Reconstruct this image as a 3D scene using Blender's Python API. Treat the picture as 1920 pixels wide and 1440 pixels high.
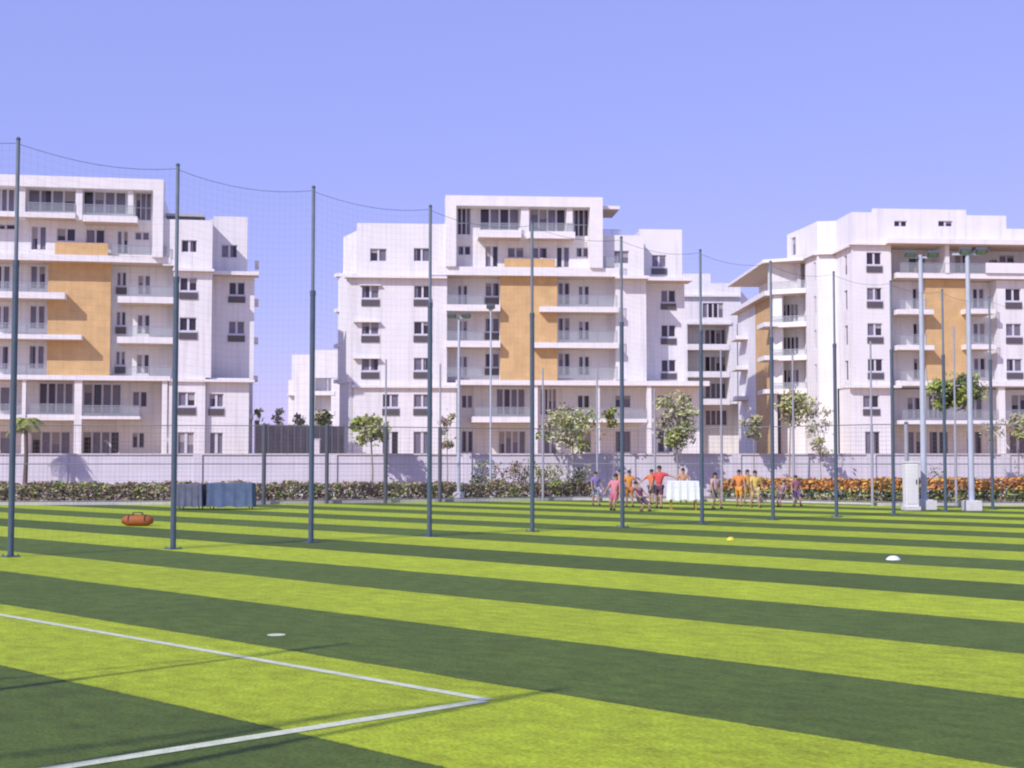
import bpy, bmesh, math, random
from mathutils import Vector, Matrix, noise
R = math.radians
random.seed(7)
scene = bpy.context.scene
for o in list(bpy.data.objects): bpy.data.objects.remove(o)
col = scene.collection

# ------------------------------------------------------------------ camera
F, HZ, CH = 2700.0, 865.0, 1.6
PITCH = math.atan((HZ - 720) / F)
cd = bpy.data.cameras.new('camera'); cam = bpy.data.objects.new('camera', cd); col.objects.link(cam)
cam.location = (0, 0, CH); cam.rotation_euler = (R(90) + PITCH, 0, 0)
cd.sensor_width = 36; cd.lens = F / 1920 * 36; cd.clip_start = .1; cd.clip_end = 6000
scene.camera = cam

# ------------------------------------------------------------------ world, sun, exposure
SUN = Vector((.87, 1.03, -1.05)).normalized()                 # the way the light travels
w = bpy.data.worlds.new('World'); scene.world = w; w.use_nodes = True
nt = w.node_tree; nt.nodes.clear()
wo = nt.nodes.new('ShaderNodeOutputWorld'); bg = nt.nodes.new('ShaderNodeBackground'); sky = nt.nodes.new('ShaderNodeTexSky')
sky.sky_type = 'NISHITA'; sky.sun_disc = False
sky.sun_elevation = math.asin(-SUN.z); sky.sun_rotation = math.atan2(-SUN.x, -SUN.y)
sky.altitude = 100; sky.air_density = 1.0; sky.dust_density = .35; sky.ozone_density = 3.0
tint = nt.nodes.new('ShaderNodeMix'); tint.data_type = 'RGBA'; tint.blend_type = 'MULTIPLY'; tint.inputs[0].default_value = 1
tint.inputs[7].default_value = (1.30, .86, 1.05, 1)
nt.links.new(sky.outputs[0], tint.inputs[6]); 
air = nt.nodes.new('ShaderNodeMix'); air.data_type = 'RGBA'; air.inputs[0].default_value = .70   # dusty desert air evens the sky out
nt.links.new(tint.outputs[2], air.inputs[6]); air.inputs[7].default_value = (1.72, 2.10, 5.1, 1); nt.links.new(air.outputs[2], bg.inputs[0])
bg.inputs[1].default_value = .15
nt.links.new(bg.outputs[0], wo.inputs[0])
sd = bpy.data.lights.new('sun', 'SUN'); so = bpy.data.objects.new('sun', sd); col.objects.link(so)
sd.energy = 3.15; sd.angle = R(.6); sd.color = (1, .95, .95); so.rotation_euler = SUN.to_track_quat('-Z', 'Y').to_euler()
so.location = (-30, -30, 40)
scene.view_settings.view_transform = 'Standard'; scene.view_settings.look = 'None'
scene.view_settings.exposure = .3; scene.view_settings.gamma = 1
scene.render.engine = 'CYCLES'
scene.cycles.filter_width = 2.1

# ------------------------------------------------------------------ helpers
def ray(px, py):
    d = Vector(((px - 960) / F, 1, (720 - py) / F))
    c, s = math.cos(PITCH), math.sin(PITCH)
    return Vector((d.x, d.y * c - d.z * s, d.y * s + d.z * c))
EYE = Vector((0, 0, CH))
def gnd(px, py, z=0):
    d = ray(px, py); return EYE + d * ((z - CH) / d.z)
def at(px, Y, py=HZ):
    d = ray(px, py); return EYE + d * (Y / d.y)

def tag(o, label=None, cat=None, group=None, kind=None):
    if label: o['label'] = label
    if cat: o['category'] = cat
    if group: o['group'] = group
    if kind: o['kind'] = kind
    return o
def empty(name, loc=(0, 0, 0), rz=0):
    o = bpy.data.objects.new(name, None); o.location = loc; o.rotation_euler = (0, 0, rz); o.empty_display_size = .3
    col.objects.link(o); return o

class MB:
    def __init__(s): s.v = []; s.f = []; s.m = []; s.smooth = False
    def quad(s, a, b, c, d, m=0):
        n = len(s.v); s.v += [tuple(a), tuple(b), tuple(c), tuple(d)]; s.f.append((n, n + 1, n + 2, n + 3)); s.m.append(m)
    def box(s, x0, x1, y0, y1, z0, z1, m=0, fn=None):
        p = [(x, y, z) for z in (z0, z1) for y in (y0, y1) for x in (x0, x1)]
        if fn: p = [fn(*q) for q in p]
        n = len(s.v); s.v += [tuple(q) for q in p]
        for q in ((0, 2, 3, 1), (4, 5, 7, 6), (0, 1, 5, 4), (2, 6, 7, 3), (0, 4, 6, 2), (1, 3, 7, 5)):
            s.f.append(tuple(n + i for i in q)); s.m.append(m)
    def tube(s, pts, rad, seg=8, m=0, cap=True):
        rings = []
        pts = [Vector(p) for p in pts]
        if not hasattr(rad, '__len__'): rad = [rad] * len(pts)
        for i, p in enumerate(pts):
            d = (pts[min(i + 1, len(pts) - 1)] - pts[max(i - 1, 0)]).normalized()
            a = d.orthogonal().normalized() if abs(d.z) < .99 else Vector((1, 0, 0))
            if abs(d.z) < .99: a = d.cross(Vector((0, 0, 1))).normalized()
            b = d.cross(a)
            n = len(s.v)
            for k in range(seg):
                t = 2 * math.pi * k / seg
                s.v.append(tuple(p + (a * math.cos(t) + b * math.sin(t)) * rad[i]))
            rings.append(n)
        for i in range(len(rings) - 1):
            for k in range(seg):
                k2 = (k + 1) % seg
                s.f.append((rings[i] + k, rings[i] + k2, rings[i + 1] + k2, rings[i + 1] + k)); s.m.append(m)
        if cap:
            s.f.append(tuple(rings[0] + k for k in range(seg))[::-1]); s.m.append(m)
            s.f.append(tuple(rings[-1] + k for k in range(seg))); s.m.append(m)
    def ball(s, c, r, m=0, nu=10, nv=6, zmin=-1):
        if not hasattr(r, '__len__'): r = (r, r, r)
        n = len(s.v)
        for j in range(nv + 1):
            t = math.pi * j / nv; cz = max(math.cos(t), zmin)
            for i in range(nu):
                a = 2 * math.pi * i / nu
                s.v.append((c[0] + r[0] * math.sin(t) * math.cos(a), c[1] + r[1] * math.sin(t) * math.sin(a), c[2] + r[2] * cz))
        for j in range(nv):
            for i in range(nu):
                i2 = (i + 1) % nu
                s.f.append((n + j * nu + i, n + (j + 1) * nu + i, n + (j + 1) * nu + i2, n + j * nu + i2)); s.m.append(m)
    def build(s, name, mats, parent=None, smooth=False, off=None):
        me = bpy.data.meshes.new(name)
        v = s.v
        if off is not None: v = [(a - off[0], b - off[1], c - off[2]) for a, b, c in v]
        me.from_pydata(v, [], s.f)
        if not isinstance(mats, (list, tuple)): mats = [mats]
        for m in mats: me.materials.append(m)
        me.polygons.foreach_set('material_index', s.m)
        if smooth: me.polygons.foreach_set('use_smooth', [True] * len(s.f))
        me.update()
        o = bpy.data.objects.new(name, me); col.objects.link(o)
        if parent: o.parent = parent
        return o

# ------------------------------------------------------------------ materials
def mat(name, c, rough=.7, metal=0, var=0, vscale=3, bump=0, bscale=40, spec=.5, alpha=1, stain=0, island=0):
    m = bpy.data.materials.new(name); m.use_nodes = True; n = m.node_tree; b = n.nodes['Principled BSDF']
    b.inputs['Base Color'].default_value = (*c, 1); b.inputs['Roughness'].default_value = rough
    b.inputs['Metallic'].default_value = metal; b.inputs['Specular IOR Level'].default_value = spec; b.inputs['Alpha'].default_value = alpha
    if var or bump or stain or island:
        tc = n.nodes.new('ShaderNodeTexCoord')
        src = None
        if var or stain or island:
            base = n.nodes.new('ShaderNodeRGB'); base.outputs[0].default_value = (*c, 1); src = base.outputs[0]
        if var:
            nz = n.nodes.new('ShaderNodeTexNoise'); nz.inputs['Scale'].default_value = vscale; nz.inputs['Detail'].default_value = 6
            n.links.new(tc.outputs['Object'], nz.inputs['Vector'])
            mr = n.nodes.new('ShaderNodeMapRange'); mr.inputs[1].default_value = .3; mr.inputs[2].default_value = .7
            mr.inputs[3].default_value = 1 - var; mr.inputs[4].default_value = 1 + var
            n.links.new(nz.outputs[0], mr.inputs[0])
            mx = n.nodes.new('ShaderNodeVectorMath'); mx.operation = 'SCALE'
            n.links.new(src, mx.inputs[0]); n.links.new(mr.outputs[0], mx.inputs['Scale']); src = mx.outputs[0]
        if stain:                                           # vertical run-off streaks
            mp = n.nodes.new('ShaderNodeMapping'); mp.inputs['Scale'].default_value = (1.3, 1.3, .09)
            n.links.new(tc.outputs['Object'], mp.inputs[0])
            nz = n.nodes.new('ShaderNodeTexNoise'); nz.inputs['Scale'].default_value = 1.6; nz.inputs['Detail'].default_value = 5
            n.links.new(mp.outputs[0], nz.inputs['Vector'])
            mr = n.nodes.new('ShaderNodeMapRange'); mr.inputs[1].default_value = .5; mr.inputs[2].default_value = .75
            mr.inputs[3].default_value = 1; mr.inputs[4].default_value = 1 - stain
            n.links.new(nz.outputs[0], mr.inputs[0])
            mx = n.nodes.new('ShaderNodeVectorMath'); mx.operation = 'SCALE'
            n.links.new(src, mx.inputs[0]); n.links.new(mr.outputs[0], mx.inputs['Scale']); src = mx.outputs[0]
        if island:
            g = n.nodes.new('ShaderNodeNewGeometry'); hs = n.nodes.new('ShaderNodeHueSaturation')
            mr = n.nodes.new('ShaderNodeMapRange'); mr.inputs[3].default_value = 1 - island; mr.inputs[4].default_value = 1 + island
            n.links.new(g.outputs['Random Per Island'], mr.inputs[0]); n.links.new(mr.outputs[0], hs.inputs['Value'])
            mr2 = n.nodes.new('ShaderNodeMapRange'); mr2.inputs[3].default_value = .47; mr2.inputs[4].default_value = .53
            n.links.new(g.outputs['Random Per Island'], mr2.inputs[0]); n.links.new(mr2.outputs[0], hs.inputs['Hue'])
            n.links.new(src, hs.inputs['Color']); src = hs.outputs[0]
        if src is not None: n.links.new(src, b.inputs['Base Color'])
        if bump:
            nz = n.nodes.new('ShaderNodeTexNoise'); nz.inputs['Scale'].default_value = bscale; nz.inputs['Detail'].default_value = 4
            n.links.new(tc.outputs['Object'], nz.inputs['Vector'])
            bp = n.nodes.new('ShaderNodeBump'); bp.inputs['Strength'].default_value = bump; bp.inputs['Distance'].default_value = .02
            n.links.new(nz.outputs[0], bp.inputs['Height']); n.links.new(bp.outputs[0], b.inputs['Normal'])
    return m
M = dict(
    white=mat('white_render', (.75, .735, .73), .85, var=.04, vscale=.6, stain=.17, bump=.2, bscale=12),
    trim=mat('white_trim', (.77, .75, .74), .8, var=.04, vscale=1.5, stain=.10),
    soffit=mat('soffit_warm_shade', (.58, .44, .33), .85, var=.04),  # warm bounced shade under slabs and eaves, put into the colour
    orange=mat('ochre_cladding', (.60, .40, .185), .8, var=.10, vscale=1.1, stain=.10, bump=.3, bscale=8),
    frame=mat('window_frame', (.62, .60, .66), .5),
    gdark=mat('glass_dark', (.035, .026, .03), .12, spec=.6),
    ggrey=mat('glass_curtained', (.17, .155, .19), .2, spec=.6, var=.15, vscale=1.5),
    soffitgrey=mat('pergola_grey', (.42, .41, .42), .7),
    blind=mat('roller_blind', (.36, .33, .33), .8),
    louvre=mat('louvre_grey', (.13, .115, .125), .55),
    rail=mat('rail_glass', (.42, .46, .47), .08, alpha=.26),
    steel=mat('rail_steel', (.45, .45, .48), .4, metal=.6),
    pole=mat('pole_paint', (.075, .105, .145), .45, var=.12, vscale=4),
    poletop=mat('pole_galvanised', (.17, .20, .24), .45, var=.12, vscale=4),
    post=mat('fence_post_paint', (.10, .105, .125), .5, var=.1, vscale=4),
    thin=mat('thin_pole_paint', (.36, .35, .41), .5, var=.08, vscale=4),
    mast=mat('mast_galvanised', (.47, .50, .58), .45, var=.08, vscale=2),
    plinth=mat('plinth_concrete', (.66, .64, .62), .85, var=.08, vscale=6),
    net=mat('net_cord', (.08, .15, .13), .8), cable=mat('cable_cord', (.06, .09, .09), .8),
    wire=mat('fence_wire', (.20, .21, .22), .6),
    lamp=mat('floodlight_body', (.09, .10, .12), .5),
    lens=mat('floodlight_lens', (.35, .38, .42), .1),
    bound=mat('boundary_render', (.66, .62, .66), .9, var=.06, vscale=.8, stain=.12),
    coping=mat('coping_stone', (.62, .57, .56), .85, var=.06),
    greyfence=mat('grey_sheet', (.175, .16, .165), .8, var=.14, vscale=1.2),
    soil=mat('soil', (.25, .17, .11), .95, var=.25, vscale=2, bump=.5),
    ground=mat('sandy_ground', (.62, .46, .29), .95, var=.15, vscale=.5, bump=.4),
    kerb=mat('kerb_concrete', (.55, .53, .50), .9, var=.08),
    line=mat('painted_line', (.60, .64, .42), .85, var=.16, vscale=9, bump=.5, bscale=60),
    bark=mat('bark', (.16, .12, .09), .9, var=.2, vscale=8, bump=.5),
    palebark=mat('pale_bark', (.34, .28, .24), .9, var=.2, vscale=8),
    leaf=mat('leaf_green', (.31, .35, .07), .7, island=.34),
    leafpale=mat('leaf_pale', (.47, .47, .18), .7, island=.35),
    leafdark=mat('leaf_dark', (.10, .125, .045), .7, island=.4),
    leafgrey=mat('leaf_dusty', (.42, .38, .24), .75, island=.3),
    leafred=mat('leaf_red', (.34, .22, .15), .7, island=.25),
    leaforange=mat('flower_orange', (.68, .29, .06), .7, island=.3),
    ochreleaf=mat('leaf_ochre', (.34, .29, .14), .7, island=.25),
    skin=mat('skin', (.42, .25, .17), .6), hair=mat('hair', (.03, .02, .015), .7),
    cloth_w=mat('cloth_white', (.78, .80, .82), .85, var=.04, vscale=6),
    cloth_b=mat('cloth_blue', (.09, .13, .22), .85, var=.2, vscale=4),
    orangebag=mat('bag_orange', (.36, .10, .025), .7, var=.1, vscale=9),
    black=mat('black_plastic', (.03, .03, .03), .5), wood=mat('table_edge', (.42, .26, .08), .6, var=.1, vscale=6),
    disc=mat('marker_white', (.85, .86, .84), .5), discy=mat('marker_yellow', (.75, .62, .05), .5),
)

# ------------------------------------------------------------------ turf with roll stripes
TH = R(44)
E1 = Vector((-math.sin(TH), math.cos(TH), 0)); E2 = Vector((math.cos(TH), math.sin(TH), 0))
obs = [(960, 1284, 0), (960, 1190, 1), (960, 1129, 2), (960, 1089, 3), (960, 1057, 4), (1780, 1417, 0), (1920, 1312, 1), (1920, 1222, 2), (1920, 1166, 3),
       (0, 1251, -1), (578, 1381, -1), (0, 1129, 0), (1310, 1345, 0), (672, 1157, 1)]
ss = [(gnd(x, y).dot(E2), k) for x, y, k in obs]
n_ = len(ss); mk = sum(k for _, k in ss) / n_; ms = sum(s for s, _ in ss) / n_
SW = sum((k - mk) * (s - ms) for s, k in ss) / sum((k - mk) ** 2 for _, k in ss); S0 = ms - SW * mk
print('STRIPE', SW, S0, [round((s - S0) / SW - k, 2) for s, k in ss])
def turf_mat():
    m = bpy.data.materials.new('striped_turf'); m.use_nodes = True; n = m.node_tree; b = n.nodes['Principled BSDF']; L = n.links.new
    b.inputs['Roughness'].default_value = .8; b.inputs['Specular IOR Level'].default_value = .25
    b.inputs['Sheen Weight'].default_value = .0; b.inputs['Sheen Roughness'].default_value = .45; b.inputs['Sheen Tint'].default_value = (.75, .9, .45, 1)
    g = n.nodes.new('ShaderNodeNewGeometry')
    def vm(op, a=None, vec=None):
        x = n.nodes.new('ShaderNodeVectorMath'); x.operation = op
        if a is not None: L(a, x.inputs[0])
        if vec is not None: x.inputs[1].default_value = vec
        return x
    def mm(op, a, v=None, bsock=None):
        x = n.nodes.new('ShaderNodeMath'); x.operation = op; L(a, x.inputs[0])
        if v is not None: x.inputs[1].default_value = v
        if bsock is not None: L(bsock, x.inputs[1])
        return x.outputs[0]
    def nz(scale, det=3, mapping=None, rough=.6):
        x = n.nodes.new('ShaderNodeTexNoise'); x.inputs['Scale'].default_value = scale; x.inputs['Detail'].default_value = det; x.inputs['Roughness'].default_value = rough
        L(mapping or g.outputs['Position'], x.inputs['Vector']); return x.outputs[0]
    s = vm('DOT_PRODUCT', g.outputs['Position'], tuple(E2)).outputs['Value']
    wob = mm('MULTIPLY', mm('SUBTRACT', nz(14, 4), .5), .05)
    wob2 = mm('MULTIPLY', mm('SUBTRACT', nz(.35, 1), .5), .12)
    s = mm('ADD', mm('ADD', s, bsock=wob), bsock=wob2)
    t = mm('DIVIDE', mm('SUBTRACT', s, S0), SW)
    # k even -> dark stripe between edge 0 and 1
    fr = mm('FLOORED_MODULO', t, 2.0)
    dark = mm('LESS_THAN', fr, 1.0)
    # each roll is laid with a slightly different tone
    roll = n.nodes.new('ShaderNodeTexWhiteNoise'); roll.noise_dimensions = '1D'; L(mm('FLOOR', t), roll.inputs['W'])
    # blade texture, stretched along the roll
    mp = n.nodes.new('ShaderNodeMapping'); mp.inputs['Rotation'].default_value = (0, 0, -TH); L(g.outputs['Position'], mp.inputs[0])
    mp2 = n.nodes.new('ShaderNodeMapping'); mp2.inputs['Scale'].default_value = (1, .45, 1); L(mp.outputs[0], mp2.inputs[0])
    fine = nz(55, 4, mp2.outputs[0], .75); mid = nz(7, 4, mp2.outputs[0], .65); big = nz(.8, 3, None, .55)
    mix = n.nodes.new('ShaderNodeMix'); mix.data_type = 'RGBA'; L(dark, mix.inputs[0])
    mix.inputs[6].default_value = (.365, .448, .020, 1); mix.inputs[7].default_value = (.090, .136, .019, 1)
    f1 = n.nodes.new('ShaderNodeMapRange'); f1.inputs[1].default_value = .25; f1.inputs[2].default_value = .75; f1.inputs[3].default_value = .38; f1.inputs[4].default_value = 1.62; L(fine, f1.inputs[0])
    f2 = n.nodes.new('ShaderNodeMapRange'); f2.inputs[1].default_value = .3; f2.inputs[2].default_value = .7; f2.inputs[3].default_value = .74; f2.inputs[4].default_value = 1.26; L(mid, f2.inputs[0])
    f3 = n.nodes.new('ShaderNodeMapRange'); f3.inputs[1].default_value = .3; f3.inputs[2].default_value = .7; f3.inputs[3].default_value = .92; f3.inputs[4].default_value = 1.08; L(big, f3.inputs[0])
    f4 = n.nodes.new('ShaderNodeMapRange'); f4.inputs[3].default_value = .93; f4.inputs[4].default_value = 1.07; L(roll.outputs['Value'], f4.inputs[0])
    vor = n.nodes.new('ShaderNodeTexVoronoi'); vor.inputs['Scale'].default_value = 26; L(mp2.outputs[0], vor.inputs['Vector'])
    speck = n.nodes.new('ShaderNodeMapRange'); speck.inputs[1].default_value = .0; speck.inputs[2].default_value = .22; speck.inputs[3].default_value = .72; speck.inputs[4].default_value = 1; L(vor.outputs['Distance'], speck.inputs[0])
    worn = nz(.22, 5, None, .65); wr = n.nodes.new('ShaderNodeMapRange'); wr.inputs[1].default_value = .52; wr.inputs[2].default_value = .7; wr.inputs[3].default_value = 1; wr.inputs[4].default_value = 1.16; L(worn, wr.inputs[0])
    # seam: pile leans apart where two rolls meet
    edge = mm('ABSOLUTE', mm('SUBTRACT', mm('FRACT', mm('ADD', t, .5)), .5)); sm_ = n.nodes.new('ShaderNodeMapRange'); sm_.inputs[1].default_value = 0; sm_.inputs[2].default_value = .014; sm_.inputs[3].default_value = .72; sm_.inputs[4].default_value = 1; L(edge, sm_.inputs[0])
    extra = mm('MULTIPLY', mm('MULTIPLY', speck.outputs[0], bsock=wr.outputs[0]), bsock=sm_.outputs[0])
    k = mm('MULTIPLY', mm('MULTIPLY', f1.outputs[0], bsock=f2.outputs[0]), bsock=mm('MULTIPLY', f3.outputs[0], bsock=f4.outputs[0]))
    k = mm('MULTIPLY', k, bsock=extra); sc = vm('SCALE', mix.outputs[2]); L(k, sc.inputs['Scale'])
    hs = n.nodes.new('ShaderNodeHueSaturation'); L(sc.outputs[0], hs.inputs['Color'])
    h1 = n.nodes.new('ShaderNodeMapRange'); h1.inputs[3].default_value = .485; h1.inputs[4].default_value = .515; L(mid, h1.inputs[0]); L(h1.outputs[0], hs.inputs['Hue'])
    L(hs.outputs[0], b.inputs['Base Color'])
    bp = n.nodes.new('ShaderNodeBump'); bp.inputs['Strength'].default_value = .55; bp.inputs['Distance'].default_value = .012; L(fine, bp.inputs['Height']); L(bp.outputs[0], b.inputs['Normal'])
    return m
M['turf'] = turf_mat()

def poly(name, pts, z, m, kind='structure'):
    b = MB(); n = len(pts); b.v = [(x, y, z) for x, y in pts]; b.f = [tuple(range(n))]; b.m = [0]
    return tag(b.build(name, m), kind=kind)
poly('ground', [(-2500, -400), (2500, -400), (2500, 4000), (-2500, 4000)], -.02, M['ground'])
# far edge of the turf
EDGE = [(-45, 50.5), (-9.5, 53.6), (2.5, 59.5), (8, 57.5), (13, 52.0), (45, 50.0)]
poly('turf', [(-45, -25), (45, -25)] + EDGE[::-1], 0, M['turf'])
def along(pts, t):                       # y of the edge at x
    for (x0, y0), (x1, y1) in zip(pts, pts[1:]):
        if x0 <= t <= x1: return y0 + (y1 - y0) * (t - x0) / (x1 - x0)
    return pts[0][1] if t < pts[0][0] else pts[-1][1]
def edge_y(x): return along(EDGE, x)
b = MB()
for (x0, y0), (x1, y1) in zip(EDGE, EDGE[1:]):
    b.quad((x0, y0, .11), (x1, y1, .11), (x1, y1 + .15, .11), (x0, y0 + .15, .11)); b.quad((x0, y0, -.02), (x1, y1, -.02), (x1, y1, .11), (x0, y0, .11))
    b.quad((x1, y1 + .15, -.02), (x0, y0 + .15, -.02), (x0, y0 + .15, .11), (x1, y1 + .15, .11))
tag(b.build('kerb', M['kerb']), kind='structure')
b = MB()
for (x0, y0), (x1, y1) in zip(EDGE, EDGE[1:]): b.quad((x0, y0 + .15, .05), (x1, y1 + .15, .05), (x1, 64.2, .05), (x0, 64.2, .05))
tag(b.build('planting_bed', M['soil']), kind='structure')
# raised estate ground behind the boundary wall
ZG = 1.9
b = MB(); b.box(-300, 300, 64.6, 700, 0, ZG); tag(b.build('terrace', M['ground']), kind='structure')

# painted lines: corner of a marked area, and a spot
def strip(b, p, q, wd, z=.004, n=40):
    d = (q - p).normalized(); s = Vector((-d.y, d.x, 0)) * wd / 2
    for i in range(n):
        a = p + (q - p) * i / n; c = p + (q - p) * (i + 1) / n
        j0 = 1 + .10 * (noise.noise(a * 3)); j1 = 1 + .10 * (noise.noise(c * 3))
        b.quad((*(a - s * j0).xy, z), (*(c - s * j1).xy, z), (*(c + s * j1).xy, z), (*(a + s * j0).xy, z))
cor = gnd(918, 1313)
b = MB(); strip(b, cor, cor + E1 * 11, .095); strip(b, cor - E2 * .055 + E1 * .0, cor - E2 * 9, .12)
tag(b.build('pitch_line', M['line']), kind='structure')
b = MB(); c = gnd(518, 1191); n0 = len(b.v)
for i in range(20): a = i / 20 * 2 * math.pi; b.v.append((c.x + .085 * math.cos(a), c.y + .10 * math.sin(a), .004))
b.f.append(tuple(range(20))); b.m.append(0)
tag(b.build('pitch_spot', M['line']), kind='structure')

def disc_marker(px, py, m, label, r=.10):
    c = gnd(px, py); b = MB()
    prof = [(r, 0), (r, .008), (r * .62, .05), (r * .3, .065), (r * .28, .06), (r * .55, .045)]
    seg = 16
    for rr, z in prof:
        for k in range(seg): a = 2 * math.pi * k / seg; b.v.append((rr * math.cos(a), rr * math.sin(a), z))
    for i in range(len(prof) - 1):
        for k in range(seg): k2 = (k + 1) % seg; b.f.append((i * seg + k, i * seg + k2, (i + 1) * seg + k2, (i + 1) * seg + k)); b.m.append(0)
    o = b.build('marker_disc', m, smooth=True); o.location = (c.x, c.y, .004); tag(o, label, 'marker disc'); return o
disc_marker(1675, 1050, M['disc'], 'small white training marker disc on a dark turf stripe', .12)
disc_marker(1370, 1013, M['discy'], 'small yellow training marker disc lying in front of the children', .09)

# ------------------------------------------------------------------ buildings
class Bld:
    def __init__(s, name, label, loc, group=None):
        s.root = empty(name, (loc.x, loc.y, ZG)); tag(s.root, label, 'building', group); s.loc = Vector((loc.x, loc.y, ZG))
        s.parts = {}; s.loose = []
    def mb(s, key):
        if 'wall' in key[0]: return s.parts.setdefault(key, MB())
        b = MB(); s.loose.append((key, b)); return b
    def finish(s):
        for (name, m), b in list(s.parts.items()) + s.loose:
            b.build(name, M[m], s.root, off=s.loc)
class Face:
    """a vertical plane through plan points a and b; (s, o, z): along, outward, up"""
    def __init__(s, bld, a, b):
        s.b = bld; s.a = Vector((a.x, a.y, 0)); s.u = Vector((b.x - a.x, b.y - a.y, 0)); s.len = s.u.length; s.u.normalize()
        s.n = Vector((s.u.y, -s.u.x, 0)); s.wl = []
    def hit(s, px, py, o=0):
        d = ray(px, py); p0 = s.a + s.n * o
        t = (p0 - Vector((0, 0, 0))).dot(s.n) / d.dot(s.n); p = EYE + d * t
        return (p - s.a).dot(s.u), p.z
    def S(s, px, o=0, py=650): return s.hit(px, py, o)[0]
    def Z(s, px, py, o=0): return s.hit(px, py, o)[1]
    def W(s, q, o, z): return s.a + s.u * q + s.n * o + Vector((0, 0, z))
    def box(s, mb, s0, s1, o0, o1, z0, z1, m=0):
        mb.box(s0, s1, -max(o0, o1), -min(o0, o1), z0, z1, m, fn=lambda x, y, z: s.W(x, -y, z))
    def pbox(s, key, px0, px1, py0, py1, o0, o1, ref=None):
        r = ref or (px0 + px1) / 2; o = max(o0, o1)
        s.box(s.b.mb(key), s.S(px0, o), s.S(px1, o), o0, o1, s.Z(r, py1, o), s.Z(r, py0, o))
    # windows ---------------------------------------------------------
    def win(s, px0, px1, py0, py1, o, kind='w', rep=1, step=3.07, ref=None):
        r = ref or (px0 + px1) / 2
        s0, s1 = s.S(px0, o), s.S(px1, o); z1, z0 = s.Z(r, py0, o), s.Z(r, py1, o)
        for k in range(rep): s.wl.append((s0, s1, z0 - k * step, z1 - k * step, round(o, 3), kind))
    def panel(s, key, s0, s1, z0, z1, o, thick=.3):
        mb = s.b.mb(key); ro = round(o, 3)
        hs = [h for h in s.wl if h[4] == ro and h[0] > s0 - .01 and h[1] < s1 + .01 and h[2] > z0 - .01 and h[3] < z1 + .01]
        xs = sorted(set([s0, s1] + [h[0] for h in hs] + [h[1] for h in hs])); zs = sorted(set([z0, z1] + [h[2] for h in hs] + [h[3] for h in hs]))
        for i in range(len(xs) - 1):
            for j in range(len(zs) - 1):
                cx, cz = (xs[i] + xs[i + 1]) / 2, (zs[j] + zs[j + 1]) / 2
                if any(h[0] < cx < h[1] and h[2] < cz < h[3] for h in hs): continue
                mb.quad(s.W(xs[i], o, zs[j]), s.W(xs[i + 1], o, zs[j]), s.W(xs[i + 1], o, zs[j + 1]), s.W(xs[i], o, zs[j + 1]))
        i = o - thick
        def fr(a0, a1, c0, c1):
            mb.quad(s.W(a0, o, c0), s.W(a0, i, c0), s.W(a0, i, c1), s.W(a0, o, c1)); mb.quad(s.W(a1, o, c0), s.W(a1, o, c1), s.W(a1, i, c1), s.W(a1, i, c0))
            mb.quad(s.W(a0, o, c0), s.W(a1, o, c0), s.W(a1, i, c0), s.W(a0, i, c0)); mb.quad(s.W(a0, o, c1), s.W(a0, i, c1), s.W(a1, i, c1), s.W(a1, o, c1))
        fr(s0, s1, z0, z1)
        for h in hs: fr(*h[:4]); s.make_window(h)
        # dark backing so that no opening sees through the building
    def make_window(s, h):
        s0, s1, z0, z1, o, kind = h
        fb = MB(); gb = MB(); oi = o - .12; t = .06
        zb = z0
        if kind == 'g':                                       # louvred air-conditioning box under the sill
            zl = z0 + (z1 - z0) * .34; lb = MB()
            s.box(lb, s0 - .04, s1 + .04, o - .05, o + .10, z0 - .03, zl - .08)
            n = 5
            for q in range(n):
                zz = z0 + (zl - .1 - z0) * (q + .3) / n
                s.box(lb, s0 - .02, s1 + .02, o + .10, o + .125, zz, zz + .045)
            lb.build('louvre', M['louvre'], s.b.root, off=s.b.loc)
            s.box(fb, s0 - .06, s1 + .06, o - .28, o + .06, zl - .08, zl + .05)   # sill
            zb = zl + .05
        def bar(a0, a1, c0, c1, d=0): s.box(fb, a0, a1, oi - .05 - d, oi - d, c0, c1)
        bar(s0, s1, z1 - t, z1); bar(s0, s1, zb, zb + t * (1 if kind != 'd' else .6))
        bar(s0, s0 + t, zb + t, z1 - t); bar(s1 - t, s1, zb + t, z1 - t)
        n = {'w': 2, 'g': 2, 'd': 2, 'm': 4, 'k': 3, 'n': 1}[kind]
        mw = {'w': .17, 'g': .17, 'd': .22, 'm': .16, 'k': .09, 'n': .05}[kind]
        wd = (s1 - s0) / n
        for q in range(1, n): bar(s0 + wd * q - mw / 2, s0 + wd * q + mw / 2, zb + t, z1 - t, .003)
        if kind in 'k': bar(s0 + t, s1 - t, zb + (z1 - zb) * .42, zb + (z1 - zb) * .42 + .06, .006)
        dk = random.randrange(n) if random.random() < .6 else -1
        for q in range(n):
            m = 0 if (q == dk or random.random() < .25) else 1
            a0, a1 = s0 + wd * q, s0 + wd * (q + 1); og = oi - .07 - .02 * (q % 2)
            gb.quad(s.W(a0, og, zb), s.W(a1, og, zb), s.W(a1, og, z1), s.W(a0, og, z1), m)
            if random.random() < .22:                        # roller blind part way down
                zz = z1 - (z1 - zb) * random.uniform(.2, .6); gb.quad(s.W(a0, og + .012, zz), s.W(a1, og + .012, zz), s.W(a1, og + .012, z1), s.W(a0, og + .012, z1), 2)
            if m == 0 and random.random() < .3:              # part-drawn curtain
                gb.quad(s.W(a0, og + .01, zb), s.W(a0 + wd * .45, og + .01, zb), s.W(a0 + wd * .45, og + .01, z1), s.W(a0, og + .01, z1), 1)
        f = fb.build('window', M['frame'], s.b.root, off=s.b.loc)
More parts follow.
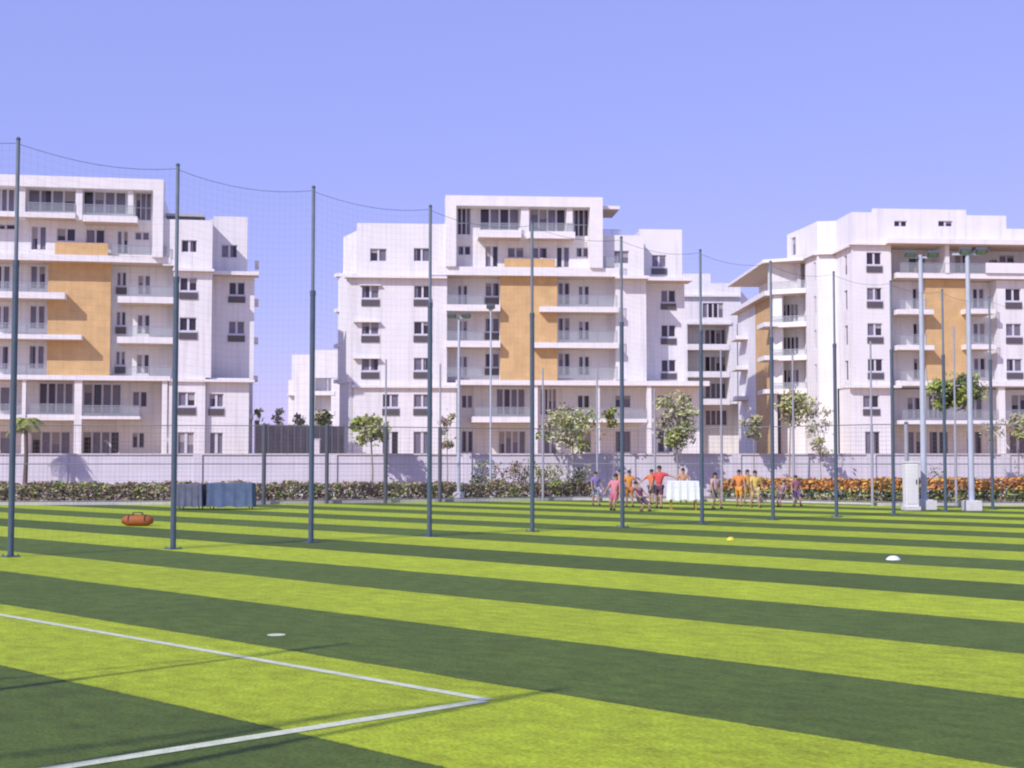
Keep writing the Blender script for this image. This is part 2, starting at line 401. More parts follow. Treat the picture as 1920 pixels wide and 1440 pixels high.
        g = gb.build('glass', [M['gdark'], M['ggrey'], M['blind']], f, off=s.b.loc)
    def rail(s, px0, px1, pyt, pyb, o, rep=1, step=3.07, posts=True):
        r = (px0 + px1) / 2; s0, s1 = s.S(px0, o), s.S(px1, o); z1, z0 = s.Z(r, pyt, o), s.Z(r, pyb, o)
        for k in range(rep):
            b = MB(); s.box(b, s0, s1, o - .03, o, z1 - k * step - .05, z1 - k * step)
            n = max(2, int((s1 - s0) / 1.3))
            for q in range(n + 1):
                x = s0 + (s1 - s0) * q / n; x = min(max(x, s0 + .02), s1 - .02); s.box(b, x - .02, x + .02, o - .035, o - .005, z0 - k * step, z1 - k * step - .05)
            f = b.build('railing', M['steel'], s.b.root, off=s.b.loc)
            g = MB(); s.box(g, s0 + .02, s1 - .02, o - .05, o - .04, z0 - k * step + .03, z1 - k * step - .06)
            g.build('glass_panel', M['rail'], f, off=s.b.loc)
    def slab(s, px0, px1, py0, py1, o0, o1, rep=1, step=3.07, name='balcony', ref=None, dpx=None):
        r = ref or (px0 + px1) / 2; o = max(o0, o1)
        for k in range(rep):
            b = MB(); dx = (dpx or {}).get(k, 0)
            s.box(b, s.S(px0 + dx, o), s.S(px1, o), o0, o1, s.Z(r, py1, o) - k * step, s.Z(r, py0, o) - k * step)
            b.m[0] = 1                                        # underside takes the beige with warm shade in its colour
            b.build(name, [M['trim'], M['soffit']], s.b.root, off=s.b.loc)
    def core(s, s0, s1, o0, o1, z0, z1):
        s.box(s.b.mb(('core_wall', 'white')), s0, s1, o0, o1, z0, z1)

def plane(bld, px, Y, deg):
    a = at(px, Y); return Face(bld, a, a + Vector((math.cos(R(deg)), math.sin(R(deg)), 0)))

WH = ('wall', 'white'); TR = ('parapet', 'trim'); OR = ('cladding', 'orange')
GRP = 'white apartment buildings beyond the pitch'

def building_centre():
    B = Bld('apartment_building', 'white apartment block in the middle with a two storey rooftop frame and wide ochre panel', at(995, 122), GRP)
    f = plane(B, 995, 122, 4.5); h = 3.07; rf = 995
    S, Z = f.S, f.Z
    z_top = Z(rf, 368, .4); z6 = Z(rf, 387, .4); zE = Z(rf, 516, 0); zP = Z(rf, 718, 0)
    rows = 3
    # left wing
    for x0, x1 in ((678, 710), (776, 808)): f.win(x0, x1, 535, 573, 0, 'g', 3, h)
    f.win(693, 724, 466, 490, 0, 'w'); f.win(775, 805, 465, 490, 0, 'w')
    f.win(718, 748, 739, 778, 0, 'g'); f.win(776, 808, 739, 778, 0, 'g'); f.win(718, 748, 809, 851, 0, 'd'); f.win(776, 808, 809, 851, 0, 'd')
    f.panel(WH, S(652), S(838), zP, zE, 0); f.panel(WH, S(668), S(838), zE, Z(750, 419), 0)
    f.panel(WH, S(664), S(856), ZG, zP, 0)
    f.slab(645, 838, 517, 521, -.4, .55, name='cornice'); f.slab(660, 858, 722, 727, -.4, .35, name='cornice')
    f.slab(662, 712, 601.5, 604, 0, .45, 2, h, name='window_ledge'); f.slab(673, 714, 533, 535, 0, .3, 1, h, name='window_ledge')
    # shallow pilaster seam of the wing
    # recessed bays either side of the panel
    o = -2.2; op = -.6
    f.win(858, 876, 535, 571, o, 'd', 3, h); f.win(910, 936, 530, 570, o, 'g', 3, h)
    f.panel(WH, S(838, 0), S(938, o) + .25, zP, zE, o)
    f.panel(OR, S(938, op), S(1045, op), zP, zE, op)
    for q_ in (S(938, op), S(1045, op) - .25): f.box(B.mb(WH), q_, q_ + .25, o, op - .3, zP, zE)
    f.win(1047, 1068, 530, 571, o, 'd', 3, h); f.win(1085, 1105, 536, 571, o, 'd', 3, h)
    f.panel(WH, S(1044, o), S(1150, o), zP, zE, o)
    f.win(1152, 1180, 541, 582, -.8, 'g', 3, h); f.win(1152, 1180, 470, 494, -.8, 'w')
    f.panel(WH, S(1150, o), S(1212, -.8), zP, zE, -.8); f.panel(WH, S(1131, -.8), S(1208, -.8), zE, Z(1170, 441, -.8), -.8)
    f.win(1240, 1267, 544, 580, -3.2, 'g', 3, h); f.win(1223, 1250, 478, 514, -3.2, 'g')
    f.panel(WH, S(1212, -.8), S(1284, -3.2), zP, zE, -3.2); f.panel(WH, S(1208, -.8), S(1280, -3.2), zE, Z(1240, 430, -3.2), -3.2)
    f.box(B.mb(WH), S(1212, -.8) - .3, S(1212, -.8), -3.2, -1.1, zP, zE); f.box(B.mb(WH), S(1208, -.8) - .3, S(1208, -.8), -3.2, -1.1, zE, Z(1170, 441, -.8))
    f.box(B.mb(WH), S(838) - .3, S(838), o, -.3, zP, zE); f.box(B.mb(WH), S(1150, o), S(1150, o) + .3, o, -1.1, zP, zE)
    f.slab(1155, 1218, 516, 522, -1, .3, name='cornice'); f.slab(1206, 1300, 519, 526, -3.5, -1.2, name='cornice')
    # balconies
    f.slab(836, 938, 571, 583, o, .2, 2, h); f.rail(838, 905, 553, 571, .15, 3, h)
    f.slab(1013, 1160, 575, 585, o, .2, 2, h, dpx={1: -14}); f.rail(1046, 1158, 553, 575, .15, 3, h)
    f.slab(806, 1162, 501, 517, o, .12, name='balcony', ref=rf); f.rail(1107, 1160, 480, 501, .1)
    # tower
    i = -1.1
    f.win(857, 882, 389, 440, i, 'k'); f.win(900, 973, 391, 431, i, 'm'); f.win(994, 1060, 391, 434, i, 'm'); f.win(1076, 1105, 393, 443, i, 'k')
    f.win(858, 882, 461, 478, i, 'w'); f.win(910, 934, 461, 500, i, 'd'); f.win(952, 982, 464, 483, i, 'w'); f.win(996, 1026, 464, 484, i, 'w')
    f.win(1044, 1068, 463, 501, i, 'd'); f.win(1081, 1105, 464, 482, i, 'w')
    f.panel(WH, S(850, i), S(1112, i), zE, z_top - .4, i)
    f.box(B.mb(TR), S(835, .4), S(1131, .4), -1.6, .4, z6, z_top)
    f.box(B.mb(TR), S(835, .4), S(855, .4), -1.2, .4, Z(rf, 501, .3), z6); f.box(B.mb(TR), S(1107, .4), S(1131, .4), -1.2, .4, Z(rf, 501, .3), z6)
    f.box(B.mb(TR), S(977, .1), S(992, .1), i, .1, Z(rf, 447, .1), z6); f.box(B.mb(TR), S(1063, .1), S(1074, .1), i, .1, Z(rf, 447, .1), z6)
    f.slab(897, 977.5, 432, 445, i, .7); f.slab(991, 1079, 434, 447, i, .3)
    f.rail(901, 973, 418, 432, .6); f.rail(995, 1077, 418, 434, .2)
    f.panel(OR, S(946, -.45), S(1041, -.45), Z(rf, 502, -.45), Z(rf, 485, -.45), -.45, .14)
    f.slab(1129, 1163, 386, 392, -5, -.5, name='canopy'); f.rail(1131, 1166, 430, 441, -1.2)
    # storeys below the podium slab
    o = -3.2
    f.slab(855, 1330, 713, 722, -3.5, .3, ref=rf, name='balcony')
    f.win(866, 886, 741, 765, o, 'w'); f.win(931, 984, 729, 778, o, 'm'); f.win(1013, 1043, 729, 778, o, 'm'); f.win(1083, 1105, 741, 765, o, 'w'); f.win(1153, 1182, 741, 764, o, 'w')
    f.win(866, 887, 808, 848, o, 'd'); f.win(935, 985, 808, 851, o, 'm'); f.win(1020, 1044, 808, 851, o, 'd'); f.win(1083, 1108, 808, 848, o, 'd'); f.win(1153, 1182, 808, 848, o, 'd')
    f.panel(WH, S(856, 0), S(1225, o), ZG, zP - .2, o)
    f.box(B.mb(WH), S(856) - .3, S(856), o, -.3, ZG, zP - .2)
    f.win(1232, 1262, 741, 765, o, 'w'); f.win(1275, 1297, 741, 765, o, 'w'); f.win(1232, 1262, 808, 848, o, 'd')
    f.panel(WH, S(1225, o), S(1318, o), ZG, zP - .2, o)
    for x0, x1 in ((998, 1008), (1213, 1221), (1119, 1124)): f.box(B.mb(('column', 'trim')), S(x0, .1), S(x1, .1), -.4, .1, ZG, Z(rf, 722, .1))
    f.slab(886, 998, 781, 792, o, .2); f.slab(1055, 1213, 785, 792, o, .2); f.rail(890, 997, 763, 781, .1); f.rail(1057, 1212, 765, 785, .1)
    # end elevations and mass behind
    f.box(B.mb(('end_wall', 'white')), S(652), S(652) + .3, -8, -.3, zP, zE); f.box(B.mb(('end_wall', 'white')), S(668), S(668) + .3, -8, -.3, zE, Z(750, 419))
    f.core(S(652) + 1, S(1208) - .5, -13, -4.2, ZG, z_top - 3.3)
    f.core(S(840), S(1120), -13, -2.6, z_top - 3.4, z_top - .6); f.core(S(1208, -3.2) - .4, S(1278, -3.2), -12, -4.2, ZG, Z(1240, 432, -3.2))
    # set-back corner on the far left with its small balconies
    e0 = f.W(S(652), 0, 0); g = Face(B, at(632, 124.2), e0); L = g.len
    g.panel(WH, 0, L, zP, zE, 0); g.panel(WH, .1, L, ZG, zP, -.15)
    e1 = f.W(S(668), 0, 0); g1 = Face(B, at(641, 124.5), e1); g1.panel(WH, 0, g1.len, zE, Z(750, 419) - .65, 0)
    g1.core(.2, g1.len, -6, -.4, zE, Z(750, 419) - .7); g.core(.2, L, -6, -.4, ZG, zE)
    for k in range(4): g.box(B.mb(('balcony', 'trim')), -.5, .5, -2.5, .25, zP + .1 + k * h, zP + .4 + k * h)
    g1.box(B.mb(('cornice', 'trim')), -.3, g1.len, -.3, .4, zE - .22, zE - .05)
    B.finish()
building_centre()

def building_left():
    B = Bld('apartment_building', 'apartment block at the left edge with rooftop frame, ochre panel and tall podium columns', at(200, 109), GRP)
    f = plane(B, 200, 109, 10); h = 3.09; rf = 200; S, Z = f.S, f.Z
    z_top = Z(rf, 333, .4); z6 = Z(rf, 354, .4); zE = Z(rf, 490, 0); zP = Z(rf, 706, 0)
    i = -1.1
    f.win(-30, 22, 343, 398, i, 'm', ref=22); f.win(48, 137, 346, 396, i, 'm'); f.win(152, 232, 352, 400, i, 'm'); f.win(250, 280, 358, 413, i, 'k')
    f.win(-12, 24, 420, 430, i, 'w'); f.win(55, 83, 424, 468, i, 'd'); f.win(103, 138, 428, 452, i, 'w'); f.win(158, 193, 430, 456, i, 'w'); f.win(217, 237, 433, 475, i, 'd'); f.win(250, 277, 435, 450, i, 'w')
    f.panel(WH, S(-70, i), S(286, i), zE, z_top - .3, i)
    f.box(B.mb(TR), S(-70, .4), S(303, .4), -1.6, .4, z6, z_top)
    f.box(B.mb(TR), S(283, .4), S(303, .4), -1.2, .4, Z(rf, 480, .3), z6); f.box(B.mb(TR), S(137.5, .1), S(150, .1), i, .1, Z(rf, 413, .1), z6); f.box(B.mb(TR), S(28, .1), S(42, .1), i, .1, Z(rf, 413, .1), z6); f.box(B.mb(TR), S(236, .1), S(246, .1), i, .1, Z(rf, 413, .1), z6)
    f.slab(-70, 137, 398, 408, i, .3, ref=90); f.slab(151, 254, 404, 416, i, .7, ref=200); f.rail(48, 136, 380, 398, .2); f.rail(153, 250, 384, 404, .6)
    f.panel(OR, S(100, -.45), S(200, -.45), Z(150, 478, -.45), Z(150, 455, -.45), -.45, .14)
    f.slab(-70, 318, 479, 491, -2.4, .05, ref=rf); f.rail(205, 316, 460, 479, .2)
    o = -2.4; op = -1.1
    f.win(55, 83, 498, 541, o, 'd', 3, h); f.win(-12, 16, 498, 541, o, 'd', 3, h)
    f.panel(WH, S(-70, o), S(88, o) + .2, zP, zE, o); f.panel(OR, S(88, op), S(206, op), zP, zE, op)
    for q_ in (S(88, op), S(206, op) - .25): f.box(B.mb(WH), q_, q_ + .25, o, op - .3, zP, zE)
    f.win(217, 235, 510, 551, o, 'g', 3, h); f.win(257, 280, 516, 552, o, 'd', 3, h)
    f.panel(WH, S(205, o), S(324, 0), zP, zE, o)
    f.slab(-70, 120, 548, 560, o, .15, 1, h, ref=100); f.slab(-70, 152, 627, 636, o, .15, 1, h, ref=100); f.rail(-70, 88, 528, 547, -.05, 3, h)
    f.slab(219, 326, 556, 568, o, .15, 2, h); f.rail(238, 322, 536, 556, -.05, 3, h)
    # right wing
    f.win(336, 368, 520, 560, 0, 'g', 3, h); f.win(338, 367, 450, 473, 0, 'w'); f.win(335, 367, 735, 777, 0, 'g'); f.win(335, 366, 810, 851, 0, 'd')
    f.panel(WH, S(324), S(396), zP, zE - .2, 0); f.panel(WH, S(303), S(396), zE - .2, Z(350, 412), 0); f.panel(WH, S(318), S(386), ZG, zP, 0)
    f.box(B.mb(WH), S(324), S(324) + .3, -2.4, -.3, zP, zE - .2); f.box(B.mb(WH), S(396) - .3, S(396), -2.4, -.3, zP, Z(350, 412))
    q = -2.4
    f.win(428, 458, 529, 567, q, 'g', 3, h); f.win(413, 443, 459, 483, q, 'w'); f.win(393, 420, 738, 778, -.4, 'g'); f.win(395, 420, 811, 851, -.4, 'd')
    f.panel(WH, S(396, 0), S(476, q), zP, zE - .2, q); f.panel(WH, S(396, 0), S(462, q), zE - .2, Z(430, 406, q), q)
    f.panel(WH, S(386), S(468, -.4), ZG, zP, -.4)
    f.slab(322, 400, 503, 508, -.3, .5, name='cornice'); f.slab(394, 484, 508, 515, -2.8, -1.2, name='cornice', ref=430); f.slab(320, 478, 711, 716, -.6, .25, name='cornice')
    f.box(B.mb(('roof_pergola', 'soffitgrey')), S(306), S(380), -3, -.5, Z(350, 412) + .35, Z(350, 412) + .55)
    for x in (307, 340, 372): f.box(B.mb(('roof_pergola', 'soffitgrey')), S(x), S(x + 3), -1.2, -1, Z(350, 412), Z(350, 412) + .35)
    # podium
    o = -3.2
    f.slab(-70, 320, 704, 713, -3.5, .3, ref=rf)
    f.win(75, 138, 718, 775, o, 'm'); f.win(158, 228, 720, 776, o, 'm'); f.win(250, 277, 734, 763, o, 'w'); f.win(-20, 20, 725, 770, o, 'd')
    f.win(62, 134, 809, 851, o, 'm'); f.win(158, 226, 809, 851, o, 'm'); f.win(250, 273, 811, 840, o, 'w'); f.win(-20, 22, 808, 851, o, 'd')
    f.panel(WH, S(-70, o), S(319, 0), ZG, zP - .2, o); f.box(B.mb(WH), S(318), S(318) + .3, o, -.3, ZG, zP - .2)
    for x0, x1 in ((141, 155), (305, 315), (43, 50)): f.box(B.mb(('column', 'trim')), S(x0, .1), S(x1, .1), -.5, .1, ZG, Z(rf, 713, .1))
    f.slab(50, 141, 777, 788, o, .0); f.slab(155, 264, 780, 786, o, .2); f.rail(58, 140, 757, 777, -.1); f.rail(157, 262, 760, 780, .1)
    f.slab(-70, 43, 777, 786, o, .0); f.rail(-70, 42, 757, 777, -.1)
    f.core(S(-70), S(385), -14, -4, ZG, zE + 2); f.core(S(-70), S(296), -13, -2.6, zE + 1, z_top - .4); f.core(S(396, 0) - .5, S(474, q), -12, -3.4, ZG, zE - .3)
    f.core(S(396, 0) - .4, S(461, q), -12, -3.4, zE - .3, Z(430, 408, q))
    for k in range(4): f.box(B.mb(('balcony', 'trim')), S(476, q), S(484, q), q - 5, q - 2, zP + .1 + k * h, zP + .45 + k * h)
    f.box(B.mb(('balcony', 'trim')), S(468, -.4), S(476, -.4), -5, -1.5, ZG + 3.0, ZG + 3.4)
    B.finish()
building_left()

def building_right():
    B = Bld('apartment_building', 'brightest white apartment block at the right edge with deep eaves and an angled balcony wing', at(1750, 125), GRP)
    f = plane(B, 1750, 125, 5); h = 3.1; rf = 1700; S, Z = f.S, f.Z
    zE = Z(1640, 459); zP = Z(1640, 724); zT = Z(1720, 392)
    f.win(1627, 1655, 473, 510, 0, 'g', 4, h); f.win(1617, 1647, 741, 778, 0, 'g'); f.win(1620, 1648, 809, 851, 0, 'd')
    f.win(1680, 1704, 414, 425, 0, 'w'); f.win(1763, 1790, 414, 425, 0, 'w')
    sL, sC = S(1600), S(1673)
    f.panel(WH, sL, sC, zP, zE, 0); f.panel(WH, S(1595), sC, ZG, zP, 0)
    f.panel(WH, S(1640), S(1816), zE, zT, 0); f.panel(WH, S(1816), S(1891), zE, Z(1850, 404), 0); f.panel(WH, S(1891), S(2010), zE, Z(1900, 429), 0)
    f.panel(WH, sL, S(1640), zE, zT - .35, 0)
    f.box(B.mb(WH), sC - .3, sC, -3.1, -.3, ZG, zE)
    f.slab(1668, 2010, 449, 458, -3.1, 1.2, name='eaves', ref=1850); f.slab(1596, 1668, 455, 459, -.3, .45, name='eaves')
    # loggia storey
    o = -2.8
    f.win(1706, 1738, 477, 511, o, 'd'); f.win(1793, 1820, 477, 511, o, 'd'); f.win(1877, 1905, 478, 493, o, 'w'); f.win(1940, 1970, 478, 493, o, 'w')
    zL = Z(1800, 522, .4)
    f.panel(WH, sC, S(2010, o), zL, zE, o); f.box(B.mb(WH), S(1775, .3), S(1783, .3), o, .3, Z(1800, 512, .3), Z(1800, 458, .3))
    f.slab(1683, 2010, 512, 522, -2.8, .2, ref=1800); f.box(B.mb(TR), S(1852, .42), S(2010, .42), .27, .42, Z(1880, 512, .42), Z(1880, 493, .42))
    f.rail(1690, 1851, 493, 512, .3)
    # storeys with the ochre panel
    o = -2.0; op = -.5
    f.win(1713, 1732, 541, 579, o, 'd', 3, h); f.win(1826, 1847, 541, 577, o, 'd', 3, h); f.win(1887, 1916, 541, 578, op, 'g', 3, h); f.win(1950, 1975, 541, 578, op, 'g', 3, h)
    f.panel(WH, sC, S(1737, o), zP, zL, o); f.panel(OR, S(1737, op), S(1816, op), zP, zL, op); f.panel(WH, S(1816, o) - .3, S(1870, op), zP, zL, o); f.panel(WH, S(1870, op), S(2010, op), zP, zL, op)
    for q_ in (S(1737, op), S(1816, op) - .25, S(1870, op)): f.box(B.mb(WH), q_, q_ + .25, o, op - .3, zP, zL)
    f.slab(1684, 1752, 580, 589, o, .6, 2, h); f.slab(1812, 1868, 579, 588, o, .6, 2, h); f.rail(1688, 1738, 560, 580, .5, 3, h); f.rail(1820, 1864, 560, 579, .5, 3, h)
    f.slab(1590, 1690, 722, 727, -.3, .6, name='cornice'); f.slab(1684, 2010, 714, 724, -3.4, .4)
    o = -3.1
    f.win(1700, 1725, 745, 785, o, 'd'); f.win(1740, 1775, 740, 785, o, 'm'); f.win(1815, 1840, 740, 785, o, 'd'); f.win(1895, 1925, 740, 785, o, 'd')
    f.win(1700, 1728, 809, 851, o, 'd'); f.win(1740, 1775, 809, 851, o, 'd'); f.win(1810, 1838, 809, 851, o, 'd'); f.win(1890, 1920, 809, 851, o, 'd')
    f.panel(WH, sC, S(2010, o), ZG, zP - .1, o)
    for x0, x1 in ((1871, 1883), (1727, 1734), (1950, 1960)): f.box(B.mb(('column', 'trim')), S(x0, .1), S(x1, .1), -.4, .1, ZG, Z(1800, 724, .1))
    f.slab(1684, 1871, 788, 797, o, .1, ref=1780); f.slab(1883, 2010, 788, 797, o, .1, ref=1900); f.rail(1690, 1870, 768, 788, .05); f.rail(1884, 2010, 768, 788, .05)
    f.core(S(1610), S(2010), -14, -3.6, ZG, zE + 1); f.core(S(1640), S(1891), -12, -.5, zE + .8, Z(1850, 406)); f.core(S(1891), S(2010), -12, -.5, zE + .8, Z(1900, 431))
    # angled wing
    pts = [at(1480, 137), at(1514, 132.5), at(1537, 129.3), at(1572, 129), None]
    a0 = f.a + f.u * sL; pts[4] = a0
    g1 = Face(B, pts[3], pts[4]); g2 = Face(B, pts[2], pts[3]); g3 = Face(B, pts[1], pts[2]); g0 = Face(B, pts[0], pts[1])
    g1.win(1584, 1590, 478, 515, 0, 'n', 4, h); g1.panel(WH, 0, g1.len, zP, zT - .35, 0); g1.panel(WH, 0, g1.len, ZG, zP, -.15)
    g2.win(1555, 1570, 423, 437, 0, 'w') ; g2.panel(WH, 0, g2.len, ZG, zT - .35, 0)
    g3.win(1527, 1531, 491, 526, 0, 'n', 4, h); g3.panel(WH, 0, g3.len, ZG, zT - .35, 0)
    g0.win(1486, 1494, 444, 478, 0, 'n'); g0.panel(WH, 0, g0.len, zE, zT - .35, 0)
    for g, e in ((g1, .02), (g2, 0), (g3, .05), (g0, .3)):
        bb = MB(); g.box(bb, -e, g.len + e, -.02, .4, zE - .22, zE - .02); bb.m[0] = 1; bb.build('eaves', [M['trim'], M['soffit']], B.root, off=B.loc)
    # balcony bay of the wing
    c = Face(B, at(1447, 134), at(1514, 132.5)); o = -2.2
    z5 = c.Z(1480, 551, 0)
    c.win(1467, 1497, 570, 603, o, 'm', 3, h); c.win(1475, 1495, 511, 540, o, 'd')
    cL, cR = c.S(1447), c.S(1514)
    c.panel(WH, c.S(1450, 0), cR + .3, ZG, zE, o)
    c.box(B.mb(WH), cR, cR + .3, o, -.02, ZG, zE)
    for k in range(4):
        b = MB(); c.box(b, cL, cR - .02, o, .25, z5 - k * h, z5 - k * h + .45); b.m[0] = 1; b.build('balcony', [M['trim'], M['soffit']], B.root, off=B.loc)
    c.rail(1448, 1512, 527, 545, .15); c.rail(1448, 1512, 592, 609, .15, 3, h)
    bb = MB(); c.box(bb, cL - .6, cR + 1.2, o - .1, .6, zE - .3, zE - .02); bb.m[0] = 1; bb.build('eaves', [M['trim'], M['soffit']], B.root, off=B.loc)
    for k in range(3): c.box(B.mb(('column', 'trim')), cL + .15, cL + .95, -.7, -.2, z5 - (k + 1) * h + .45, z5 - k * h)
    # receding flank with ochre upper wall
    d = Face(B, at(1380, 152), at(1447, 134)); L = d.len
    zo0 = d.Z(1425, 735); zq = z5 + .45
    sa, sb = d.S(1411), d.S(1443)
    d.panel(WH, 0, sa, ZG, zq - .5, -.3); d.panel(OR, sa, sb, ZG, zq - .5, -.3); d.panel(WH, sb, L - .1, ZG, zq - .5, -.3)
    d.panel(WH, 0, L, zq - .5, zE - .3, -2.6)
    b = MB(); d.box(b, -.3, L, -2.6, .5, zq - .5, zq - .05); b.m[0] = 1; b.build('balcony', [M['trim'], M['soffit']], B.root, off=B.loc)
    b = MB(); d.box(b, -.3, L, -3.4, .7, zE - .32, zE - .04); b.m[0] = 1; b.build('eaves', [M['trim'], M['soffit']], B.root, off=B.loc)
    d.box(B.mb(TR), sb - .5, sb, -2.6, .0, zq - .05, zE - .32)
    for k in range(1, 4):
        b = MB(); d.box(b, sb - 1.4, sb + 2.0, -.3, .9, z5 - k * h, z5 - k * h + .4); b.m[0] = 1; b.build('balcony', [M['trim'], M['soffit']], B.root, off=B.loc)
        b = MB(); d.box(b, 2.0, 5.5, -.3, .9, z5 - k * h, z5 - k * h + .4); b.m[0] = 1; b.build('balcony', [M['trim'], M['soffit']], B.root, off=B.loc)
    d.core(1, L, -9, -3.3, ZG, zE - .35)
    f.core(sL + .5, S(1640), -11, -.5, zE - 2, zT - .5)
    cc = Face(B, at(1486, 137.5), at(1545, 131.5)); cc.core(0, cc.len, -8, -1.2, zE - .3, zT - .5); cc.core(1, cc.len, -8, -2.9, ZG, zE - .3)
    # planting and a sunshade on the loggia
    B.finish()
    return f
fr = building_right()

def building_far():
    B = Bld('apartment_building', 'small cream balcony block glimpsed in the gap between the middle and right blocks', at(1340, 165), GRP)
    f = plane(B, 1340, 165, 2); S, Z = f.S, f.Z; h = 3.15
    zT = Z(1340, 531)
    f.win(1318, 1357, 568, 596, 0, 'm'); f.panel(WH, S(1278), S(1390), Z(1340, 603), zT, 0)
    f.win(1322, 1362, 618, 646, -3.2, 'm', 4, h); f.panel(WH, S(1278), S(1390, -3), ZG, Z(1340, 603), -3.2)
    f.box(B.mb(WH), S(1278), S(1289), -3.1, 0, ZG, Z(1340, 603)); f.box(B.mb(WH), S(1368), S(1382), -3.1, 0, Z(1340, 757), Z(1340, 603))
    f.box(B.mb(TR), S(1262), S(1385), -.4, .5, Z(1340, 557), Z(1340, 553)); f.box(B.mb(('roof_room', 'white')), S(1285), S(1336), -5, -1, zT, Z(1310, 511))
    f.slab(1288, 1372, 603, 608, -3.2, .2, 1, h); f.slab(1288, 1368, 645, 656, -3.2, .1, 3, h); f.core(S(1280), S(1388), -10, -3.9, ZG, zT)
    g = Face(B, f.W(S(1390), -.1, 0), at(1408, 176)); g.panel(WH, 0, g.len, ZG, Z(1380, 545), 0)
    B.finish()
    B = Bld('apartment_building', 'distant white block with shaded balconies in the gap right of the left block', at(590, 215), None)
    f = plane(B, 590, 215, 0); S, Z = f.S, f.Z
    f.panel(WH, S(553), S(590), ZG, Z(570, 665), 0); f.panel(WH, S(588), S(650), Z(600, 709), Z(600, 657), .6); f.panel(WH, S(588), S(650), ZG, Z(600, 709), -2)
    f.slab(588, 628, 733, 741, -2, .6, 2, 3.0); f.box(B.mb(WH), S(622), S(650), -2, .5, ZG, Z(600, 709))
    f.box(B.mb(TR), S(539), S(553.5), -3, -.3, Z(545, 741), Z(545, 738)); f.panel(WH, S(539), S(553), ZG, Z(545, 712), -1); f.core(S(541), S(648), -9, -3.4, ZG, Z(600, 662))
    f.win(543, 551, 716, 722, -1, 'n'); f.win(543, 551, 745, 752, -1, 'n')
    f.win(600, 615, 768, 785, -2, 'w')
    B.finish()
building_far()

# planting and furniture standing on the loggia of the right block
def leafball(b, c, r, n, size, rnd, m=0, squash=1):
    for _ in range(n):
        d = Vector((rnd.gauss(0, 1), rnd.gauss(0, 1), rnd.gauss(0, 1))).normalized() * (rnd.random() ** .45)
        p = Vector(c) + Vector((d.x * r, d.y * r, d.z * r * squash))
        a = Vector((rnd.gauss(0, 1), rnd.gauss(0, 1), rnd.gauss(0, 1))).normalized(); e = a.orthogonal().normalized()
        s = size * (.6 + rnd.random() * .8)
        b.quad(p - a * s - e * s * .15, p + e * s * .5, p + a * s + e * s * .1, p - e * s * .5, m)

# ------------------------------------------------------------------ grey sheet fence and boundary wall
def wall_thing():
    root = empty('boundary_wall', (0, 64.4, 0)); tag(root, 'long low white rendered wall running behind the hedges below the blocks', 'wall')
    b = MB(); b.box(-40, 40, 64.3, 64.6, 0, ZG - .02); b.build('wall', M['bound'], root, off=(0, 64.4, 0))
    b = MB(); x = -40
    while x < 40: b.box(x, x + 1.98, 64.24, 64.66, ZG - .02, ZG + .05); x += 2.0
    b.build('coping', M['coping'], root, off=(0, 64.4, 0))
    b = MB()
    for x in range(-38, 40, 6): b.box(x - .2, x + .2, 64.22, 64.3, 0, ZG - .02)
    b.build('pier', M['bound'], root, off=(0, 64.4, 0))
    a = at(478, 106); c = at(645, 112); root = empty('sheet_fence', (a.x, a.y, ZG)); tag(root, 'dark grey sheet fence closing the gap between the left and middle blocks', 'fence')
    b = MB(); d = c - a; n = 14; zt = 1.6 + 68 * 108 / 2704
    for i in range(n):
        p = a + d * (i / n); q = a + d * ((i + .97) / n)
        b.box(p.x, q.x, 0, .06, ZG, zt + (.03 if i % 2 else 0), fn=lambda x, y, z: (x, p.y + y + (x - p.x) * d.y / d.x, z))
    b.build('sheet', M['greyfence'], root, off=(a.x, a.y, ZG))
    b = MB()
    for i in range(0, n + 1, 2): p = a + d * (i / n); b.box(p.x - .05, p.x + .05, p.y - .1, p.y - .01, ZG, zt + .1)
    b.build('post', M['post'], root, off=(a.x, a.y, ZG))
    # pale gate pillar in front of it
    p = at(592, 104); b = MB(); b.box(-.28, .28, -.25, .25, 0, 2.55); b.box(-.34, .34, -.31, .31, 2.55, 2.65); o = b.build('gate_pillar', M['bound']); o.location = (p.x, p.y, ZG)
    o.scale.z = .5; tag(o, 'short white pillar in front of the dark grey sheet fence', 'pillar')
wall_thing()

# ------------------------------------------------------------------ safety-net poles and net
P0 = gnd(583, 1017); P2 = gnd(998, 997)
step = (P2 - P0) / 2
PH = 7.08
def net_pole_proto():
    root = empty('net_pole'); b = MB(); b.tube([(0, 0, 0), (0, 0, 4.95)], .052, 12); b.build('pole', M['pole'], root, smooth=False)
    b = MB(); b.tube([(0, 0, 4.95), (0, 0, PH)], .034, 10); b.build('extension', M['poletop'], root)
    b = MB(); b.box(-.12, .12, -.12, .12, 0, .02); [b.tube([(x, y, .02), (x, y, .05)], .012, 6) for x in (-.09, .09) for y in (-.09, .09)]; b.build('base_plate', M['pole'], root)
    b = MB(); b.tube([(0, 0, 4.90), (0, 0, 5.0)], .058, 12); b.build('collar', M['pole'], root)
    b = MB(); b.ball((0, 0, PH), .04); b.build('cap', M['pole'], root)
    return root
def copy_tree(o, parent=None):
    c = o.copy(); col.objects.link(c)
    if parent: c.parent = parent
    for ch in o.children: copy_tree(ch, c)
    return c
